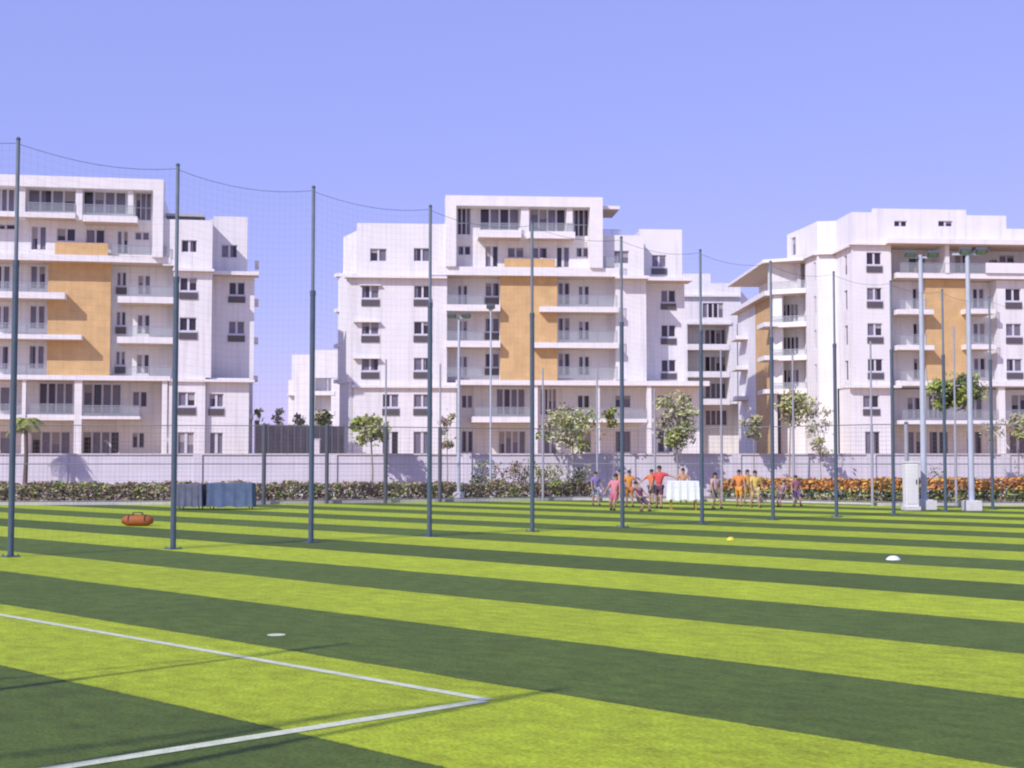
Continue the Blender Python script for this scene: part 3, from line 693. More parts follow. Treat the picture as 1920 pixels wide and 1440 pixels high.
where = {-2: 'green net pole nearest the left edge, in front of the left block', -1: 'net pole in front of the right wing of the left block', 0: 'net pole standing in the gap between the left and middle blocks',
         1: 'net pole in front of the left wing of the middle block', 2: 'net pole in front of the ochre panel of the middle block', 3: 'net pole at the right side of the middle block balconies',
         4: 'net pole in front of the small cream block between the bigger ones', 5: 'net pole beside the angled balcony wing of the right block', 6: 'net pole before the blank left wall of the right block',
         7: 'net pole between the right block corner windows and its ochre panel', 8: 'net pole in front of the ochre panel of the right block', 9: 'net pole closest to the right edge, right of the last floodlight mast'}
proto = net_pole_proto(); first = True
NK = range(-3, 12)
for k in range(-2, 10):
    r = proto if first else copy_tree(proto); first = False
    p = P0 + step * k; r.location = (p.x, p.y, 0); r.rotation_euler.z = math.atan2(step.y, step.x)
    tag(r, where[k], 'pole', 'tall dark poles holding the safety net')
def net(k0, k1, name, label, zt, A, st, cell=.13, m='net', rr=.0008):
    root = empty(name, tuple(A + st * k0)); tag(root, label, 'net')
    b = MB(); c = MB(); off = tuple(A + st * k0)
    L = st.length; nv = round(L / cell); nh = round((zt - .1) / cell); nb = Vector((-st.y, st.x, 0)).normalized()
    for k in range(k0, k1):
        p0 = A + st * k + nb * .06
        sag = .15 + .05 * noise.noise(Vector((k * 3.3, 0, 0)))
        bel = .12 * noise.noise(Vector((k * 1.7, 5, 0)))
        def pt(t, z):
            zf = z / zt
            y = bel * math.sin(math.pi * t) * math.sin(math.pi * zf) + .03 * noise.noise(Vector((k + t * 2, z * .7, 2)))
            return p0 + st * t + nb * y + Vector((0, 0, z - sag * 4 * t * (1 - t) * zf))
        for i in range(nv): b.tube([pt(i / nv, z) for z in (.05, zt * .25, zt * .5, zt * .75, zt - .06)], rr, 3, cap=False)
        for j in range(nh + 1): b.tube([pt(t / 5, .05 + j * (zt - .11) / nh) for t in range(6)], rr, 3, cap=False)
        c.tube([pt(t / 8, zt - .06) for t in range(9)], .0045, 5, cap=False)
    b.build('mesh', M[m], root, off=off); c.build('top_cable', M['cable'], root, off=off)
    return root
net(-3, 11, 'safety_net', 'fine see-through green safety net hung between the tall dark poles', PH, P0, step)
# the second net line, left of and behind the viewpoint: its cables throw the thin shadows on the near turf
shd = Vector((SUN.x, SUN.y, 0)) / -SUN.z
def overhead(A, B, hgt): return A - shd * hgt, B - shd * hgt
def near_line(pa, pb, ks, label, clabel, heights):
    sA, sB = gnd(*pa), gnd(*pb); dirn = (sB - sA).normalized()
    a = sA - shd * PH; row = [a + dirn * 3.1 * k for k in ks]
    for p in row:
        r = copy_tree(proto); r.location = (p.x, p.y, 0); r.rotation_euler.z = math.atan2(dirn.y, dirn.x)
        tag(r, label, 'pole', 'poles of the nearer net line outside the picture')
    root = empty('net_cables', tuple(row[0])); tag(root, clabel, 'cable')
    for zt, rr in heights:
        b = MB()
        for p, q in zip(row, row[1:]):
            b.tube([p + (q - p) * t / 8 + Vector((0, 0, zt - .16 * 4 * t / 8 * (1 - t / 8))) for t in range(9)], rr, 5, cap=False)
        b.build('cable', M['net'], root, off=tuple(row[0]))
near_line((0, 1412), (905, 1308), (-2.3, -1.3, -.3, .7, 1.25), 'dark pole of the nearer net line, outside the left of the picture', 'slack cables strung between the nearer net poles', ((PH - .03, .022), (PH - .30, .016)))
near_line((0, 1273), (520, 1220), (-2, -1, 0, 1.0), 'dark pole of the second near net line, outside the left of the picture', 'single slack cable strung between the second row of near poles', ((PH - .03, .018),))

# ------------------------------------------------------------------ perimeter fence
def fence_line():
    tops = {495: None, 613: None, 723: 674, 825: 682, 1018: 690, 1120: 705, 1228: 728, 1353: 655, 1488: 662, 1635: 640, 1700: None, 1792: 612}
    for px, tp in tops.items():
        Y = 56
        for _ in range(6): x = at(px, Y).x; Y = edge_y(x) - .25
        p = at(px, Y); p.z = 0
        root = empty('fence_post', tuple(p)); b = MB(); b.tube([(0, 0, 0), (0, 0, 2.95)], .075 if tp is None or px < 900 else .05, 10)
        b.build('post', M['post'] if px < 900 else M['thin'], root)
        if tp:
            zt = EYE.z + (ray(px, tp) * (Y / ray(px, tp).y)).z
            c = MB(); c.tube([(0, 0, 2.95), (0, 0, zt)], .035, 8); c.build('extension', M['thin'], root)
        else:
            c = MB(); c.ball((0, 0, 2.95), .08); c.build('cap', M['post'], root)
        lab = {495: 'thick dark fence post at the right end of the left block', 613: 'thick dark fence post right of the net pole in the gap', 723: 'dark fence post with thin extension right of the round-crowned small tree',
               825: 'dark fence post with thin extension left of the slim white mast', 1018: 'thin pale fence post just right of the net pole before the ochre panel', 1120: 'thin pale fence post among the trees before the middle block',
               1228: 'thin pale fence post left of the upright leafy tree', 1353: 'thin pale fence post in front of the small cream block', 1488: 'thin pale fence post in front of the angled balcony wing',
               1635: 'pale violet-grey fence post below the corner windows of the right block', 1700: 'pale short fence post left of the floodlight masts', 1792: 'thin fence post between the two thick floodlight masts'}[px]
        tag(root, lab, 'post', 'posts of the perimeter fence')
    root = empty('wire_fence', (0, 55, 0)); tag(root, 'see-through wire mesh fence with horizontal rails along the far turf edge', 'fence')
    b = MB(); c = MB(); xs = [x * .5 for x in range(-56, 70)]
    def p(x, z): return Vector((x, edge_y(x) - .25, z))
    for z in (.15, 1.5, 2.92): c.tube([p(x, z) for x in xs], .02, 6, cap=False)
    z = .25
    while z < 2.9: b.tube([p(x, z) for x in xs[::3]], .003, 3, cap=False); z += .16
    x = -28
    while x < 34: b.tube([p(x, .1), p(x, 2.9)], .003, 3, cap=False); x += .16
    b.build('mesh', M['wire'], root, off=(0, 55, 0)); c.build('rail', M['wire'], root, off=(0, 55, 0))
fence_line()

# ------------------------------------------------------------------ floodlight masts
def mast(px, pyb, pyt, r0, r1, heads, label, plinth=.45, pl_h=.3):
    Y = gnd(px, pyb).y; p = gnd(px, pyb); d = ray(px, pyt); zt = CH + d.z * Y / d.y
    root = empty('floodlight_mast', (p.x, p.y, 0)); tag(root, label, 'floodlight', 'floodlight masts round the pitch')
    b = MB(); b.box(-plinth, plinth, -plinth, plinth, 0, pl_h); b.box(-r0 * 2.2, r0 * 2.2, -r0 * 2.2, r0 * 2.2, pl_h, pl_h + .03); b.build('plinth', M['plinth'], root)
    b = MB(); b.tube([(0, 0, pl_h), (0, 0, zt * .5), (0, 0, zt)], [r0, (r0 + r1) / 2, r1], 14); b.build('pole', M['mast'], root)
    b = MB(); b.box(-heads[0], heads[0], -.03, .03, zt - .12, zt - .05); b.build('crossarm', M['mast'], root)
    for hx in heads[1]:
        h = MB(); T = Matrix.Translation((hx, -.12, zt + .02)) @ Matrix.Rotation(R(-32), 4, 'X')
        h.box(-.18, .18, -.11, .11, -.05, .05, fn=lambda x, y, z: T @ Vector((x, y, z)))
        for q in range(5): h.box(-.165 + q * .08, -.15 + q * .08, -.1, .1, .05, .1, fn=lambda x, y, z: T @ Vector((x, y, z)))
        ob = h.build('lamp_head', M['lamp'], root)
        l = MB(); l.box(-.15, .15, -.09, .09, -.058, -.05, fn=lambda x, y, z: T @ Vector((x, y, z))); l.build('lens', M['lens'], ob)
        k = MB(); k.tube([(hx, 0, zt - .08), (hx, -.1, zt + .0)], .025, 6); k.build('bracket', M['lamp'], root)
    return root
mast(860, 940, 592, .075, .05, (.42, (-.3, .3)), 'slim white floodlight mast left of the middle ochre panel', .22, .35)
mast(920, 937, 576, .05, .035, (.1, (0,)), 'thinnest pale lamp mast with one small head before the middle block', .12, .12)
mast(1733, 955, 478, .105, .07, (.5, (-.38, .38)), 'thick pale floodlight mast left of the right ochre panel, beside the cabinet', .33, .3)
mast(1822, 957, 472, .105, .07, (.5, (-.1, .42)), 'thick pale floodlight mast right of the right block ochre panel', .26, .3)
# white cabinet by the thick mast
p = gnd(1716, 957)
root = empty('electric_cabinet', (p.x, p.y + .5, 0)); tag(root, 'tall pale electric cabinet standing against the left thick floodlight mast', 'cabinet')
b = MB(); b.box(-.21, .21, -.2, .2, .12, 1.55); b.box(-.24, .24, -.23, .23, 1.55, 1.6); b.build('body', M['trim'], root)
b = MB(); b.box(-.18, .18, -.215, -.2, .2, 1.48); o = b.build('door', M['trim'], root)
b = MB(); b.box(.12, .15, -.235, -.215, .85, 1.0); b.build('handle', M['black'], o)
b = MB(); b.box(-.26, .26, -.26, .26, 0, .12); b.build('plinth', M['plinth'], root)

# ------------------------------------------------------------------ vegetation
def tree(name, label, px, Y, pyb, crown, leafm, n=700, size=.11, barkm='palebark', trunk=.05, clumps=9, seed=1, zb=None, group='young trees along the boundary wall'):
    """crown = px0, px1, py0, py1"""
    rnd = random.Random(seed); base = at(px, Y); base.z = zb if zb is not None else .05
    root = empty(name, tuple(base)); tag(root, label, 'tree', group)
    k = Y / 2704; x0, x1 = (crown[0] - px) * k, (crown[1] - px) * k
    zt, zl = CH + (HZ - crown[2]) * k - base.z, CH + (HZ - crown[3]) * k - base.z
    cx, cz, rx, rz = (x0 + x1) / 2, (zt + zl) / 2, (x1 - x0) / 2, (zt - zl) / 2
    tops = []
    for i in range(clumps):
        a = rnd.random() * 6.283; rr = math.sqrt(rnd.random()) * .72; tz = rnd.uniform(-.7, .75)
        w_ = math.sqrt(max(.1, 1 - tz * tz))
        tops.append(Vector((cx + math.cos(a) * rr * rx * w_ * 1.15, math.sin(a) * rr * rx * w_, cz + tz * rz)))
    b = MB(); fork = Vector((cx * .4, 0, max(.5, zl + (zt - zl) * .15)))
    b.tube([(0, 0, 0), (fork.x * .3 + .03, .02, fork.z * .5), fork], [trunk, trunk * .8, trunk * .6], 8)
    for t in tops:
        mid = fork.lerp(t, .5) + Vector((rnd.uniform(-.1, .1), rnd.uniform(-.1, .1), .05))
        b.tube([fork, mid, t], [trunk * .45, trunk * .28, trunk * .1], 5)
    b.build('trunk', M[barkm], root)
    c = MB()
    for i, t in enumerate(tops):
        leafball(c, t, min(rx, rz) * rnd.uniform(.38, .66), int(n * 2.1) // clumps, size * 1.1, rnd, m=i % len(leafm), squash=.8)
    # stray leaves that break up the outline
    for _ in range(n // 8):
        a = rnd.random() * 6.283; tz = rnd.uniform(-1, 1); w_ = math.sqrt(1 - tz * tz)
        leafball(c, (cx + math.cos(a) * rx * w_, math.sin(a) * rx * w_, cz + tz * rz), .08, 1, size, rnd)
    c.build('crown', [M[m] for m in leafm], root)
    return root
tree('small_tree', 'small round-crowned tree before the left wing of the middle block', 698, 62.5, 905, (658, 727, 777, 838), ['leaf', 'leafpale', 'leafpale'], 620, .085, clumps=12, seed=3)
tree('small_tree', 'sparse reddish sapling between the left wing and the slim floodlight mast', 838, 62.5, 905, (822, 856, 765, 858), ['leafred', 'leafgrey', 'leafpale'], 170, .07, trunk=.03, clumps=8, seed=5)
tree('small_tree', 'broad airy tree in front of the podium right of the ochre panel net pole', 1075, 62.8, 905, (1012, 1132, 762, 850), ['leafpale', 'leafgrey', 'leaf'], 620, .09, clumps=15, seed=6)
tree('small_tree', 'yellow-green sapling at the right side of the broad airy tree', 1150, 63, 905, (1132, 1166, 760, 800), ['leaf', 'ochreleaf'], 160, .08, trunk=.03, clumps=5, seed=16)
tree('small_tree', 'upright leafy tree at the right end of the middle block', 1270, 62.8, 905, (1228, 1306, 735, 852), ['leafgrey', 'leafpale', 'leaf'], 700, .09, clumps=16, seed=8)
tree('small_tree', 'thin grey-green tree in the gap left of the angled balcony wing', 1412, 63, 905, (1392, 1440, 765, 832), ['leafgrey', 'leafpale'], 200, .08, trunk=.035, clumps=8, seed=9)
tree('small_tree', 'pale green tree under the lowest balcony of the angled wing', 1478, 63, 905, (1455, 1525, 730, 800), ['leafpale', 'ochreleaf'], 420, .09, clumps=11, seed=10)
tree('small_tree', 'bare-looking dusty sapling before the blank white wall of the right block', 1538, 63, 905, (1512, 1562, 755, 868), ['leafgrey', 'leafpale'], 230, .075, trunk=.03, clumps=12, seed=11)
tree('small_tree', 'bright green bushy tree between the two thick floodlight masts', 1790, 63, 905, (1742, 1850, 698, 768), ['leaf', 'leaf', 'leafdark'], 900, .10, barkm='bark', clumps=15, seed=12)
tree('small_tree', 'dusty grey-green tree cut by the right edge', 1908, 63, 905, (1878, 1950, 772, 835), ['leafgrey', 'leafpale'], 380, .09, clumps=10, seed=13)
tree('small_tree', 'thin leaning sapling beside the last net pole', 1858, 62, 905, (1838, 1885, 780, 840), ['leafgrey'], 90, .07, trunk=.025, clumps=7, seed=23)
tree('background_tree', 'dark bush-like tree showing above the grey sheet fence beside the middle block', 604, 118, 800, (588, 622, 768, 803), ['leafdark', 'leafgrey'], 260, .17, barkm='bark', clumps=10, seed=14, zb=ZG, group='trees behind the grey sheet fence')
tree('background_tree', 'faint dusty tree showing above the grey sheet fence near its left end', 520, 118, 800, (506, 535, 764, 800), ['leafgrey'], 70, .14, clumps=9, seed=15, zb=ZG, group='trees behind the grey sheet fence')
tree('background_tree', 'dark foliage hugging the right end of the left block', 484, 114, 800, (476, 494, 764, 806), ['leafdark', 'leafgrey'], 60, .14, barkm='bark', clumps=6, seed=17, zb=ZG, group='trees behind the grey sheet fence')
tree('background_tree', 'olive tree in front of the distant block', 560, 130, 800, (548, 574, 776, 800), ['leafgrey'], 80, .16, barkm='bark', clumps=9, seed=18, zb=ZG, group='trees behind the grey sheet fence')
# young palm on the left
def palm(px, Y, crown_py):
    base = at(px, Y); root = empty('palm_tree', (base.x, base.y, .05)); tag(root, 'small palm with drooping fronds beside the leftmost net pole', 'tree')
    zt = CH + (HZ - crown_py) * Y / 2704; b = MB(); b.tube([(0, 0, 0), (.05, 0, zt * .5), (0, 0, zt)], [.12, .09, .08], 9); b.build('trunk', M['bark'], root)
    rnd = random.Random(4); c = MB()
    for i in range(15):
        a = i * 2.4; L_ = rnd.uniform(.6, .85); el = rnd.uniform(.1, .9)
        pts = [Vector((math.cos(a) * L_ * t, math.sin(a) * L_ * t, zt + el * L_ * t - .95 * L_ * t * t)) for t in (0, .2, .4, .6, .8, 1)]
        for p, q in zip(pts, pts[1:]):
            d = (q - p).normalized(); s = d.cross(Vector((0, 0, 1))).normalized()
            for sg in (-1, 1):
                for f_ in (.0, .33, .66):
                    o = p.lerp(q, f_); c.quad(o, o + d * .05, o + s * sg * .24 + d * .16 - Vector((0, 0, .08)), o + s * sg * .22 + d * .12 - Vector((0, 0, .07)))
    c.build('fronds', M['leaf'], root)
palm(47, 62.5, 790)

def hedge(name, label, px0, px1, ytop, leafs, n, size, seed, depth=1.0, wild=.1, offs=1.2, toplayer=None):
    rnd = random.Random(seed); c = MB(); Y = 60
    xa = at(px0, 59).x; xb = at(px1, 55).x
    root = empty(name, ((xa + xb) / 2, edge_y((xa + xb) / 2) + offs, .05)); tag(root, label, 'hedge'); off = tuple(root.location)
    for _ in range(n):
        x = rnd.uniform(xa, xb); y0 = edge_y(x) + offs; top = CH - (ytop - HZ) * y0 / 2704
        top *= 1 + wild * noise.noise(Vector((x * .9, 0, seed))) * 2 + wild * noise.noise(Vector((x * 4, 3, seed)))
        t = rnd.random() ** .6; z = .08 + (top - .08) * t; y = y0 + rnd.uniform(-depth / 2, depth / 2)
        nl = len(leafs) - (1 if toplayer is not None else 0); m = int(abs(noise.noise(Vector((x * .8, z * 1.3, seed + 9)))) * 3.6 * nl) % nl
        if toplayer is not None and z > top * .56: m = toplayer if rnd.random() < .8 else m
        a = Vector((rnd.gauss(0, 1), rnd.gauss(0, 1), rnd.gauss(0, 1))).normalized(); e = a.orthogonal().normalized(); s = size * rnd.uniform(.6, 1.4); p = Vector((x, y, z))
        c.quad(p - a * s, p + e * s * .6, p + a * s, p - e * s * .6, m)
    c.build('foliage', [M[m] for m in leafs], root, off=off)
hedge('hedge', 'low dry hedge of mixed green and rust leaves, left of the orange flowers', -40, 1130, 905, ['ochreleaf', 'leafred', 'leafgrey', 'leaf'], 15000, .075, 31)
hedge('flower_hedge', 'long orange-flowered hedge behind the right end of the turf', 1330, 1960, 897, ['leaf', 'leafdark', 'leaforange'], 11000, .07, 32, toplayer=2, wild=.06, offs=.9)
def shrub(name, label, px, Y, box, leafs, n, size, seed):
    rnd = random.Random(seed); p = at(px, Y); root = empty(name, (p.x, p.y, .05)); tag(root, label, 'shrub', 'shrubs growing out of the low hedge')
    k = Y / 2704; x0, x1 = (box[0] - px) * k, (box[1] - px) * k; zt = CH + (HZ - box[2]) * k - .05; c = MB(); b = MB()
    for i in range(14):
        t = Vector((rnd.uniform(x0, x1) * .8, rnd.uniform(-.4, .4), zt * rnd.uniform(.3, .88)))
        b.tube([(t.x * .2, 0, 0), t * .5 + Vector((0, 0, .1)), t], [.02, .012, .006], 4); leafball(c, t, .32, n // 14, size, rnd, i % len(leafs))
    b.build('stems', M['bark'], root); c.build('foliage', [M[m] for m in leafs], root)
shrub('shrub', 'dark green shrub left of the reddish shrub near the slim mast', 905, 61, (886, 932, 862), ['leafdark', 'leaf'], 420, .07, 41)
shrub('shrub', 'reddish feathery shrub between the thin lamp mast and the net pole', 960, 61, (930, 1000, 862), ['leafred', 'leafred', 'leafgrey'], 520, .07, 42)
shrub('shrub', 'olive green shrub just right of the net pole before the ochre panel', 1030, 61, (995, 1062, 866), ['ochreleaf', 'leaf'], 520, .07, 43)
shrub('shrub', 'dusty green shrub left of the child in violet', 1085, 60, (1058, 1115, 874), ['leafdark', 'leafgrey', 'leaf'], 420, .07, 44)
shrub('shrub', 'dark shrub above the orange hedge beside the left thick floodlight mast', 1755, 60, (1742, 1768, 870), ['leafdark'], 160, .06, 45)

# ------------------------------------------------------------------ people, mats, table
def skin_mesh(verts, edges, radii, root_i=0, sub=2):
    me = bpy.data.meshes.new('tmp'); me.from_pydata(verts, edges, []); o = bpy.data.objects.new('tmp', me); col.objects.link(o)
    md = o.modifiers.new('s', 'SKIN'); md.use_smooth_shade = True
    if not me.skin_vertices: raise RuntimeError('no skin layer')
    for i, r in enumerate(radii): me.skin_vertices[0].data[i].radius = (r, r) if not hasattr(r, '__len__') else r
    me.skin_vertices[0].data[root_i].use_root = True
    sb = o.modifiers.new('b', 'SUBSURF'); sb.levels = sub; sb.render_levels = sub
    dg = bpy.context.evaluated_depsgraph_get(); out = bpy.data.meshes.new_from_object(o.evaluated_get(dg)); bpy.data.objects.remove(o)
    return out
def person(px, py, hgt, rz, shirt, pants, label, pose=None, hairlen=0, skin=(.42, .25, .17)):
    pose = pose or {}; lean = pose.get('lean', 0); st = pose.get('stride', .08); crouch = pose.get('crouch', 0)
    hgt *= 1.08; g = gnd(px, py); root = empty('person', (g.x, g.y, .0), rz); tag(root, label, 'person', 'children playing on the far side of the turf')
    H = hgt; ml = lambda v: Vector(v) * H
    hip = ml((0, crouch * .12, .5 - crouch * .2)); ca, sa = math.cos(lean), math.sin(lean)
    def up(x, y, z):  # torso frame
        y2, z2 = y * ca - z * sa, z * ca + y * sa
        return hip + Vector((x * H, y2 * H, z2 * H))
    V = {}; V['hip'] = hip; V['waist'] = up(0, 0, .1); V['chest'] = up(0, 0, .23); V['neck'] = up(0, 0, .32); V['skull0'] = up(0, -.008, .385); V['skull1'] = up(0, -.01, .45)
    arms = pose.get('arms', ((.12, .05), (.12, .05)))
    for sd_, (ab, fw), sx in (('L', arms[0], -1), ('R', arms[1], 1)):
        V['sh' + sd_] = up(sx * .105, 0, .30)
        d = Vector((sx * math.sin(ab), -math.sin(fw) * math.cos(ab), -math.cos(ab) * math.cos(fw))); e = V['sh' + sd_] + d * .175 * H
        d2 = Vector((d.x * .7, d.y - .35, d.z)).normalized(); w_ = e + d2 * .15 * H
        V['el' + sd_] = e; V['wr' + sd_] = w_; V['ha' + sd_] = w_ + d2 * .055 * H
        for fi in range(5):
            off = Vector(((fi - 2) * .010, 0 if fi else -.014, 0)) * H * (1 if fi else .8)
            V['f%s%d' % (sd_, fi)] = V['ha' + sd_] + off + d2 * (.045 if fi else .02) * H + Vector((0, -.006 * H, 0))
        V['th' + sd_] = hip + ml((sx * .052, 0, -.02))
        k = sx * st; foot = Vector((sx * .07 * H, -k * H, .035 * H)); kn = (V['th' + sd_] + foot) / 2 + Vector((0, -.02 * H - crouch * .16 * H, .0))
        V['kn' + sd_] = kn; V['an' + sd_] = foot; V['to' + sd_] = foot + Vector((sx * .01 * H, -.10 * H, -.012 * H))
    rad = dict(hip=.07, waist=.062, chest=.078, neck=.03, skull0=.05, skull1=.048)
    for k_ in 'LR': rad.update({'sh' + k_: .036, 'el' + k_: .024, 'wr' + k_: .017, 'ha' + k_: .018, 'th' + k_: .055, 'kn' + k_: .036, 'an' + k_: .024, 'to' + k_: .02, **{'f%s%d' % (k_, i): .006 for i in range(5)}})
    E = [('hip', 'waist'), ('waist', 'chest'), ('chest', 'neck'), ('neck', 'skull0'), ('skull0', 'skull1')]
    for k_ in 'LR': E += [('chest', 'sh' + k_), ('sh' + k_, 'el' + k_), ('el' + k_, 'wr' + k_), ('wr' + k_, 'ha' + k_), ('hip', 'th' + k_), ('th' + k_, 'kn' + k_), ('kn' + k_, 'an' + k_), ('an' + k_, 'to' + k_)] + [('ha' + k_, 'f%s%d' % (k_, i)) for i in range(5)]
    names = list(V)
    me = skin_mesh([tuple(V[n]) for n in names], [(names.index(a), names.index(b)) for a, b in E], [rad[n] * H for n in names])
    sm = mat('skin_tone', skin, .6); me.materials.append(sm)
    for p in me.polygons: p.use_smooth = True; p.material_index = 0
    body = bpy.data.objects.new('body', me); col.objects.link(body); body.parent = root
    def garment(nm, sel, grow, c):
        nn = [n for n in names if n in sel]; ee = [(nn.index(a), nn.index(b)) for a, b in E if a in nn and b in nn]
        m_ = skin_mesh([tuple(sel[n] if sel[n] is not None else V[n]) for n in nn], ee, [(rad[n] + grow) * H for n in nn], sub=1)
        m_.materials.append(c)
        for p in m_.polygons: p.use_smooth = True; p.material_index = 0
        o = bpy.data.objects.new(nm, m_); col.objects.link(o); o.parent = root
    sh = {'hip': None, 'waist': None, 'chest': None, 'shL': None, 'shR': None, 'elL': V['shL'].lerp(V['elL'], .75), 'elR': V['shR'].lerp(V['elR'], .75)}
    garment('shirt', sh, .012, mat('shirt_cloth', shirt, .85, var=.12, vscale=5))
    pa = {'hip': None, 'thL': None, 'thR': None, 'knL': V['thL'].lerp(V['knL'], .9), 'knR': V['thR'].lerp(V['knR'], .9)}
    garment('shorts', pa, .014, mat('shorts_cloth', pants, .85))
    hb = MB(); c = (V['skull0'] + V['skull1']) / 2 + Vector((0, .012 * H, .022 * H)); hb.ball(c, (.058 * H, .066 * H, .062 * H), zmin=-.25)
    if hairlen: hb.ball(c + Vector((0, .035 * H, -.05 * H)), (.045 * H, .03 * H, .075 * H))
    hb.build('hair', M['hair'], root, smooth=True)
    fb = MB(); hc = V['skull0'].lerp(V['skull1'], .45)
    for sx in (-1, 1): fb.ball(hc + Vector((sx * .02, -.05, .006)) * H, .0065 * H, 0, 8, 5)
    fb.build('eyes', M['black'], root, smooth=True)
    nb_ = MB(); nb_.ball(hc + Vector((0, -.056, -.01)) * H, (.007 * H, .010 * H, .013 * H)); nb_.ball(hc + Vector((0, -.049, -.032)) * H, (.014 * H, .005 * H, .005 * H))
    for sx in (-1, 1): nb_.ball(hc + Vector((sx * .052, 0, -.005)) * H, (.007 * H, .012 * H, .018 * H))
    nb_.build('face', sm, root, smooth=True)
    for k_ in 'LR':
        sb_ = MB(); a = V['an' + k_]; sb_.ball(a + Vector((0, -.05 * H, -.007 * H)), (.028 * H, .075 * H, .028 * H)); sb_.build('shoe', M['black'], root, smooth=True)
    return root
PK = (.62, .22, .25); OG = (.72, .30, .06); MA = (.16, .05, .09); RD = (.60, .07, .07); YL = (.72, .52, .14); VI = (.24, .20, .42); PB = (.10, .08, .09)
person(1117, 948, 1.15, R(20), VI, (.3, .32, .4), 'child in a violet shirt standing at the left end of the group', {'arms': ((.2, .2), (.3, .1))})
person(1150, 957, 1.28, R(-25), PK, (.45, .14, .18), 'child in pink shirt and pink shorts, knees bent, second from the left', {'lean': -.25, 'crouch': .6, 'arms': ((.3, .6), (.2, .3))}, 1)
person(1180, 950, 1.20, R(10), OG, (.5, .2, .05), 'child in an orange shirt between the pink and maroon ones', {'arms': ((.4, .1), (.7, .1))})
person(1208, 959, 1.16, R(40), MA, PB, 'child crouching in a dark maroon shirt in front of the red one', {'lean': -.5, 'crouch': .9, 'arms': ((.3, .8), (.3, .8))})
person(1236, 953, 1.36, R(-15), RD, (.12, .05, .08), 'child in a red shirt with one arm raised towards the white table', {'lean': -.1, 'arms': ((.3, .1), (1.3, .3)), 'stride': .12})
person(1281, 942, 1.25, R(0), (.55, .28, .16), (.3, .18, .1), 'child in a tan top standing behind the white table', {'arms': ((.4, .2), (.4, .2))})
person(1343, 954, 1.22, R(30), (.55, .38, .36), (.20, .20, .14), 'child in a pale pink top right of the white table', {'arms': ((.3, .3), (.2, .1)), 'crouch': .3}, 1)
person(1386, 950, 1.22, R(-20), (.68, .24, .06), OG, 'child in orange shirt and orange shorts beside the yellow one', {'arms': ((.5, .1), (.3, .4)), 'stride': .1})
person(1416, 952, 1.20, R(15), YL, (.62, .46, .22), 'child in a yellow shirt, right of the orange pair', {'arms': ((.2, .3), (.4, .1)), 'stride': .12})
person(1462, 951, 1.12, R(-35), (.20, .13, .15), PB, 'child in a dark brown shirt bending down near the right end', {'lean': -.6, 'crouch': .7, 'arms': ((.2, .9), (.2, .9))})
person(1494, 949, 1.12, R(25), (.34, .13, .17), (.16, .10, .22), 'child in a plum shirt at the right end of the group', {'arms': ((.4, .2), (.2, .2)), 'crouch': .4}, 1)

person(1163, 945, 1.2, R(5), (.60, .30, .22), (.3, .15, .12), 'child in a salmon shirt standing behind the pink one', {'arms': ((.2, .1), (.2, .2))})
person(1222, 946, 1.22, R(-30), (.66, .16, .05), PB, 'child in a bright vermilion shirt half hidden behind the red one', {'arms': ((.9, .2), (.3, .1))})
person(1402, 944, 1.2, R(35), (.70, .36, .10), (.5, .3, .1), 'child in an amber shirt standing between the orange and yellow ones', {'arms': ((.2, .1), (.3, .3))}, 1)

def cloth_table(px, py, wd, dp, ht, drop, m, label, name='cloth_table'):
    g = gnd(px, py); root = empty(name, (g.x, g.y + dp / 2, 0)); tag(root, label, 'table')
    b = MB(); b.box(-wd / 2, wd / 2, -dp / 2, dp / 2, ht - .04, ht - .012); b.build('tabletop', M['wood'], root)
    for sx in (-1, 1):
        for sy in (-1, 1): l = MB(); l.tube([(sx * (wd / 2 - .08), sy * (dp / 2 - .08), 0), (sx * (wd / 2 - .08), sy * (dp / 2 - .08), ht - .04)], .02, 8); l.build('leg', M['wood'], root)
    c = MB(); n = 48; ring = []
    per = []
    for i in range(n):                                # rounded rectangle outline
        t = i / n * 4; k_ = int(t); f_ = t - k_
        x, y = [(-1 + 2 * f_, -1), (1, -1 + 2 * f_), (1 - 2 * f_, 1), (-1, 1 - 2 * f_)][k_]; per.append((x, y))
    zs = [(ht, 0), (ht - .02, .012), (ht - drop * .5, .02), (ht - drop, .035)]
    for q, (z, e) in enumerate(zs):
        for i, (x, y) in enumerate(per):
            wv = .018 * math.sin(i * 2.1) * q / 3; c.v.append((x * (wd / 2 + e + wv), y * (dp / 2 + e + wv), z + (.02 * math.sin(i * 1.3) if q == 3 else 0)))
    for q in range(3):
        for i in range(n): j = (i + 1) % n; c.f.append((q * n + i, (q + 1) * n + i, (q + 1) * n + j, q * n + j)); c.m.append(0)
    c.f.append(tuple(range(n))); c.m.append(0)
    o = c.build('tablecloth', m); o.location = (g.x, g.y + dp / 2, 0); tag(o, label.replace('table', 'cloth over the table', 1) if False else label.split('|')[0], 'tablecloth')
    return root, o
r_, o_ = cloth_table(1283, 957, .95, .6, .96, .62, M['cloth_w'], 'small wooden table under a white cloth among the children'); o_['label'] = 'white cloth draped over the small table among the children'
r_, o_ = cloth_table(430, 956, 1.45, .7, .88, .78, M['cloth_b'], 'long low table under a dark blue cloth, the right one of two'); o_['label'] = 'dark blue cloth reaching the turf, the right one of two cloths'
r_, o_ = cloth_table(354, 956, .80, .7, .85, .75, mat('cloth_slate', (.12, .13, .18), .85, var=.2, vscale=4), 'narrow table under a slate grey cloth beside the blue one'); o_['label'] = 'slate grey cloth on the narrower table left of the blue cloth'
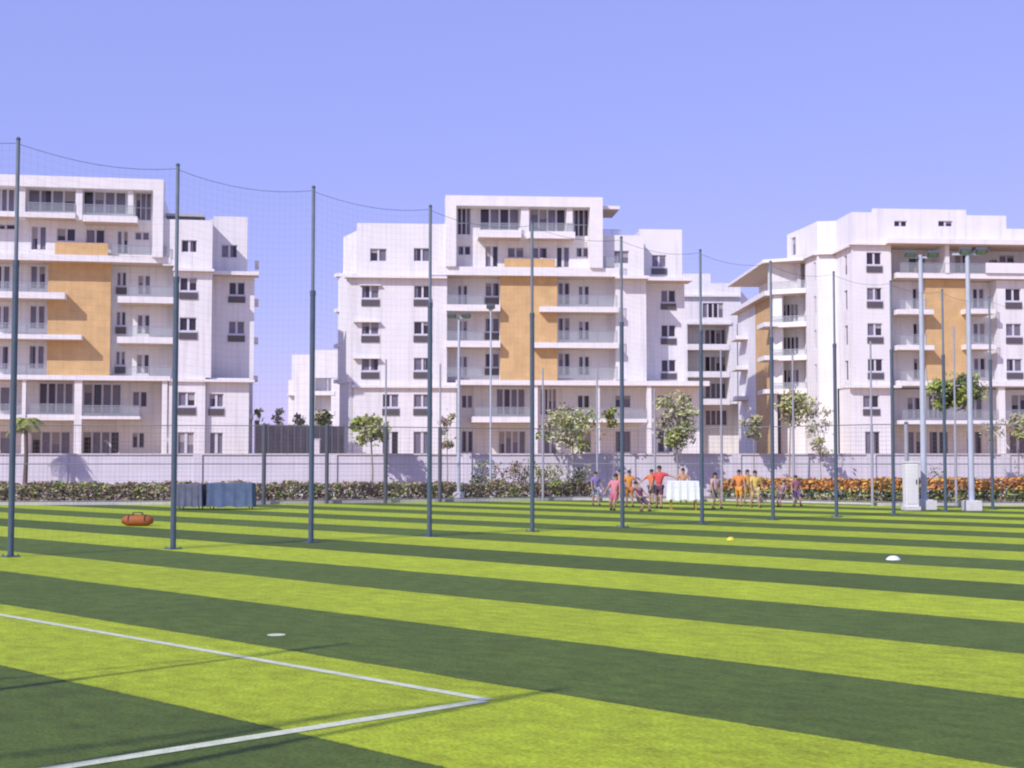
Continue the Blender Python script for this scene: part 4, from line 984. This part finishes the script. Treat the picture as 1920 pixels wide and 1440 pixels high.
# orange holdall
g = gnd(258, 986); root = empty('sports_bag', (g.x, g.y, 0)); tag(root, 'orange sports bag lying on the turf at the left', 'bag')
b = MB(); pr = []
for i in range(9):
    x = -.38 + .76 * i / 8; r = .15 * (1 - (abs(x) / .44) ** 4) + .01
    pr.append((x, r))
n = 14
for x, r in pr:
    for k in range(n): a = 2 * math.pi * k / n; b.v.append((x, r * math.cos(a), max(0, .135 + r * .9 * math.sin(a))))
for i in range(8):
    for k in range(n): j = (k + 1) % n; b.f.append((i * n + k, i * n + j, (i + 1) * n + j, (i + 1) * n + k)); b.m.append(0)
b.f.append(tuple(range(n))); b.m.append(0); b.f.append(tuple(8 * n + k for k in range(n))); b.m.append(0)
b.build('body', M['orangebag'], root, smooth=True)
for s_ in (-.06, .06):
    h = MB(); h.tube([(-.14, s_, .25), (-.1, s_ * 1.2, .33), (.1, s_ * 1.2, .33), (.14, s_, .25)], .012, 6); h.build('handle', M['black'], root)
for x_ in (-.2, .2):
    h = MB(); h.tube([(x_, .157 * math.cos(a_ / 10 * math.pi), .135 + .142 * math.sin(a_ / 10 * math.pi)) for a_ in range(11)], .014, 5); h.build('strap', M['black'], root)
h = MB(); h.box(-.3, .3, -.01, .01, .268, .275); h.build('zip', M['black'], root)
# sunshade and planter on the loggia of the right block
lz = fr.Z(1840, 512, -.6) ; q = fr.W(fr.S(1842, -.8), -.8, lz)
root = empty('sunshade', tuple(q)); tag(root, 'folded-out pale sunshade on the top balcony of the right block', 'sunshade')
b = MB(); b.tube([(0, 0, 0), (0, 0, 2.3)], .03, 8); b.build('pole', M['steel'], root)
b = MB()
for k in range(8):
    a0, a1 = k / 8 * 6.2832, (k + 1) / 8 * 6.2832; b.quad((0, 0, 2.3), (math.cos(a0) * .95, math.sin(a0) * .95, 1.95), (math.cos((a0 + a1) / 2) * .9, math.sin((a0 + a1) / 2) * .9, 1.93), (math.cos(a1) * .95, math.sin(a1) * .95, 1.95))
b.build('canopy', mat('shade_cloth', (.45, .48, .55), .8), root)
for x, s_, lab in ((1720, 61, 'potted plant at the left end of the top balcony of the right block'), (1868, 62, 'potted plant right of the sunshade on the top balcony')):
    q = fr.W(fr.S(x, -.4), -.5, lz); root = empty('potted_plant', tuple(q)); tag(root, lab, 'plant')
    b = MB(); b.tube([(0, 0, 0), (0, 0, .35)], [.14, .2], 12); b.build('pot', M['soil'], root); c = MB(); leafball(c, (0, 0, .8), .45, 160, .1, random.Random(s_)); c.build('foliage', M['leafdark'], root)
